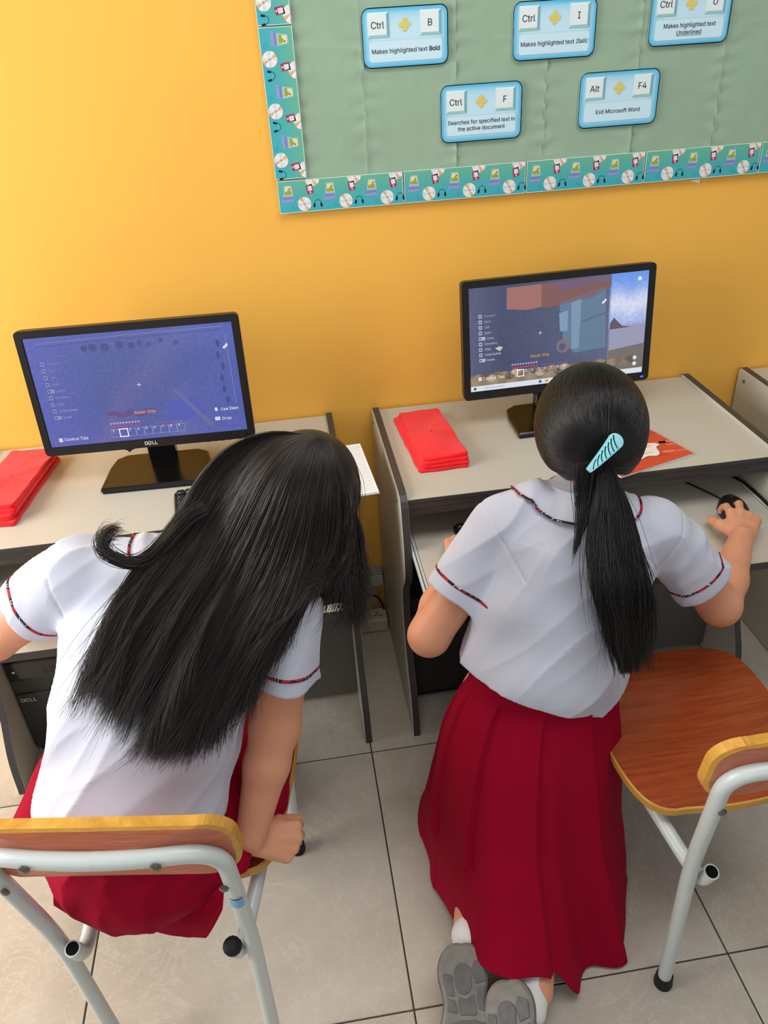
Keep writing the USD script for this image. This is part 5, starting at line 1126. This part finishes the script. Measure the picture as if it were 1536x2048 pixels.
def combed(n, seed):
    r = np.random.default_rng(seed); v = r.uniform(-1, 1, n); v = np.sign(v) * np.abs(v) ** .8; m = 22; t = np.linspace(0, 1, m); s = np.abs(v)
    fr = r.random(n); th = np.radians(np.interp(fr, [0, 1], [8, 66]))                 # start: along the parting from crown to forehead
    part = .10
    S = np.stack([np.full(n, part) + np.sign(v) * .004 + r.normal(0, .012, n) * (fr < .55), np.sin(th) * 1.0 - .10, np.cos(th)], 1)
    side = np.radians(2 + 112 * s * (.45 + .55 * fr)) * 1.0 + np.abs(r.normal(0, .10, n)) * np.where(r.random(n) < .5, 1, -1) * (1 - s); Mid = np.stack([np.sign(v) * np.sin(side) * 1.25, -np.cos(side) * .75 + .25 * fr, .25 - .75 * fr * s + .25 * (1 - s)], 1)
    low = r.random(n) < .22                                                            # nape and temples, drawn straight to the tie
    a = r.uniform(-2.3, 2.3, n); S2 = np.stack([np.sin(a) * .98, -np.cos(a) * .75, -.62 + .30 * np.abs(np.sin(a)) + .1 * r.random(n)], 1); S[low] = S2[low]; Mid[low] = (.6 * S2 + .5 * tdir)[low]
    un = lambda q: q / np.linalg.norm(q, axis=-1, keepdims=True)
    S, Mid = un(S), un(Mid) * 1.0; E = un(tdir + r.normal(0, .045, (n, 3)))
    P = un((1 - t)[None, :, None] ** 2 * S[:, None] + 2 * ((1 - t) * t)[None, :, None] * Mid[:, None] + (t ** 2)[None, :, None] * E[:, None])
    rad = 1.0 + .020 * r.random(n)[:, None] + .010 * np.sin(t * 3.1)[None] + .006 * np.sin(v * 60 + 4 * fr)[:, None] * np.sin(t * 3)[None]
    return CB + (P * RB * rad[..., None]) @ HB
Hb = combed(9000, 8); strands('combed_strand', Hb, .0011, 'hair_black', hair_b)
ptl = resample(PONY[None], 30)[0]; tp = np.linspace(0, 1, 30); pw = np.interp(tp, np.linspace(0, 1, 8), [.015, .022, .033, .041, .042, .037, .027, .010]); pd = np.interp(tp, [0, .2, .6, 1], [.014, .019, .017, .006])
LATP = unit(A3(.97, -.10, .08)); PNR = unit(A3(.05, -.72, .69))
COLB = Field()
for f, k in SH_B.ops: COLB.add(f, min(k, .03))
COLB.add(Ball(CB, RB * .97, HB), 0)
a_ = np.linspace(0, 2 * math.pi, 33)[:-1]; rows = [ptl[i] + np.cos(a_)[:, None] * LATP * pw[i] * .86 + np.sin(a_)[:, None] * PNR * pd[i] * .8 for i in range(28)]
tail = obj('ponytail', grid_mesh(np.array(rows), closed=True), 'scalp_hair', hair_b, smooth=True)
def pony(n, seed):
    r = np.random.default_rng(seed); ncl = 90; ca = r.random((ncl, 2)) * [2 * math.pi, 1]; ci = r.integers(0, ncl, n)
    a = ca[ci, 0] + r.normal(0, .12, n); q = np.sqrt(.35 + .65 * ca[ci, 1]) * r.uniform(.92, 1.06, n); L = np.clip(r.normal(.92, .10, n), .55, 1.12)
    ext = np.clip(L[:, None] * tp[None], 0, 1.06); i = np.clip(ext * 29, 0, 28.999); lo = i.astype(int); f = (i - lo)[..., None]; c = ptl[lo] * (1 - f) + ptl[np.minimum(lo + 1, 29)] * f; c = c + np.maximum(ext - 1, 0)[..., None] * (ptl[-1] - ptl[-3]) * 8
    w = np.interp(ext, tp, pw); d = np.interp(ext, tp, pd)
    P = c + (np.cos(a) * q)[:, None, None] * LATP * w[..., None] + (np.sin(a) * q)[:, None, None] * PNR * d[..., None]
    cl = r.normal(0, 1, (ncl, 3)); P += (cl[ci][:, None] * np.array([1, .4, .4])) * (.007 * tp ** 2)[None, :, None] + np.sin(tp[None] * (5 + cl[ci, :1]) + cl[ci, 1:2] * 3)[..., None] * LATP * (.004 * tp)[None, :, None]
    P += np.stack([np.sin(tp[None] * r.uniform(3, 9, n)[:, None] + r.random(n)[:, None] * 6.3) for _ in range(3)], -1) * (.0015 * tp)[None, :, None]
    fl = (ci % 9 == 0)                                       # a few tufts kick out to the right
    P[fl] += (np.maximum(tp - .45, 0) ** 1.3)[None, :, None] * unit(A3(.95, -.15, .05)) * r.uniform(.02, .09, fl.sum())[:, None, None]
    return P
Pb = pony(6500, 9); sh = Pb.shape; Pb = push_out(COLB, Pb.reshape(-1, 3).copy(), .003, 2).reshape(sh); strands('ponytail_strand', Pb, .00095, 'hair_black', tail)
lk = resample(LOCK[None], 18)[0]; r = np.random.default_rng(4); Kb = np.array([lk + (LATP * r.normal(0, .0075) + PNR * r.normal(0, .004)) * np.interp(np.linspace(0, 1, 18), [0, .4, 1], [1.2, .9, .12])[:, None] + np.outer(np.linspace(0, 1, 18), (lk[-1] - lk[0]) * r.normal(-.12, .16)) for _ in range(420)])
sh = Kb.shape; Kb = push_out(COLB, Kb.reshape(-1, 3).copy(), .003, 2).reshape(sh); strands('loose_lock', Kb, .0009, 'hair_black', hair_b)
Fb = flyaway(resample(Pb[::3], 30), 220, 10, .016); sh = Fb.shape; Fb = push_out(COLB, Fb.reshape(-1, 3).copy(), .003, 2).reshape(sh); strands('stray_strand', Fb, .0006, 'hair_black', hair_b)
# pale aqua leaf clip with curved slots, gripping the base of the ponytail
def leaf_clip():
    L = .078; hw = lambda t: .0038 + .0098 * t ** .8
    up = [(L * t, hw(t)) for t in np.linspace(0, .80, 12)] + [(L * .80 + .0124 * math.sin(a), hw(.8) * math.cos(a)) for a in np.linspace(.15, 1.5, 8)]
    leaf = sg.Polygon(up + [(x, -y) for x, y in up[::-1]]).buffer(.001)
    for k in range(7):
        x = .006 + k * .0082; h = hw(min(1, x / L)); s = sg.LineString([(x - .001, -h * .78), (x + .0015, -h * .2), (x + .006, h * .35), (x + .0115, h * .72)]).buffer(.0009 + .0001 * k); leaf = leaf.difference(s)
    m = prism(leaf if not hasattr(leaf, 'geoms') else max(leaf.geoms, key=lambda g: g.area), .0) if False else trimesh.creation.extrude_polygon(leaf if not hasattr(leaf, 'geoms') else max(leaf.geoms, key=lambda g: g.area), .0040, engine='earcut')
    m = m.subdivide().subdivide(); v = np.array(m.vertices); v[:, 2] += .012 * (1 - ((v[:, 0] / L - .5) * 2) ** 2) - 9.0 * v[:, 1] ** 2; m.vertices = v; return m
cl0, cl1 = A3(0.440, -0.876, 0.958), A3(0.504, -0.844, 1.001); cy = unit(cl1 - cl0); cn = PNR - cy * (PNR @ cy); cn = unit(cn); cx = np.cross(cn, cy)
obj('hair_clip', T(leaf_clip(), cl0 + cn * .010, np.stack([cy, cx, cn], 1)), 'clip_aqua', girl_b, label='pale aqua slotted leaf-shaped hair clip')
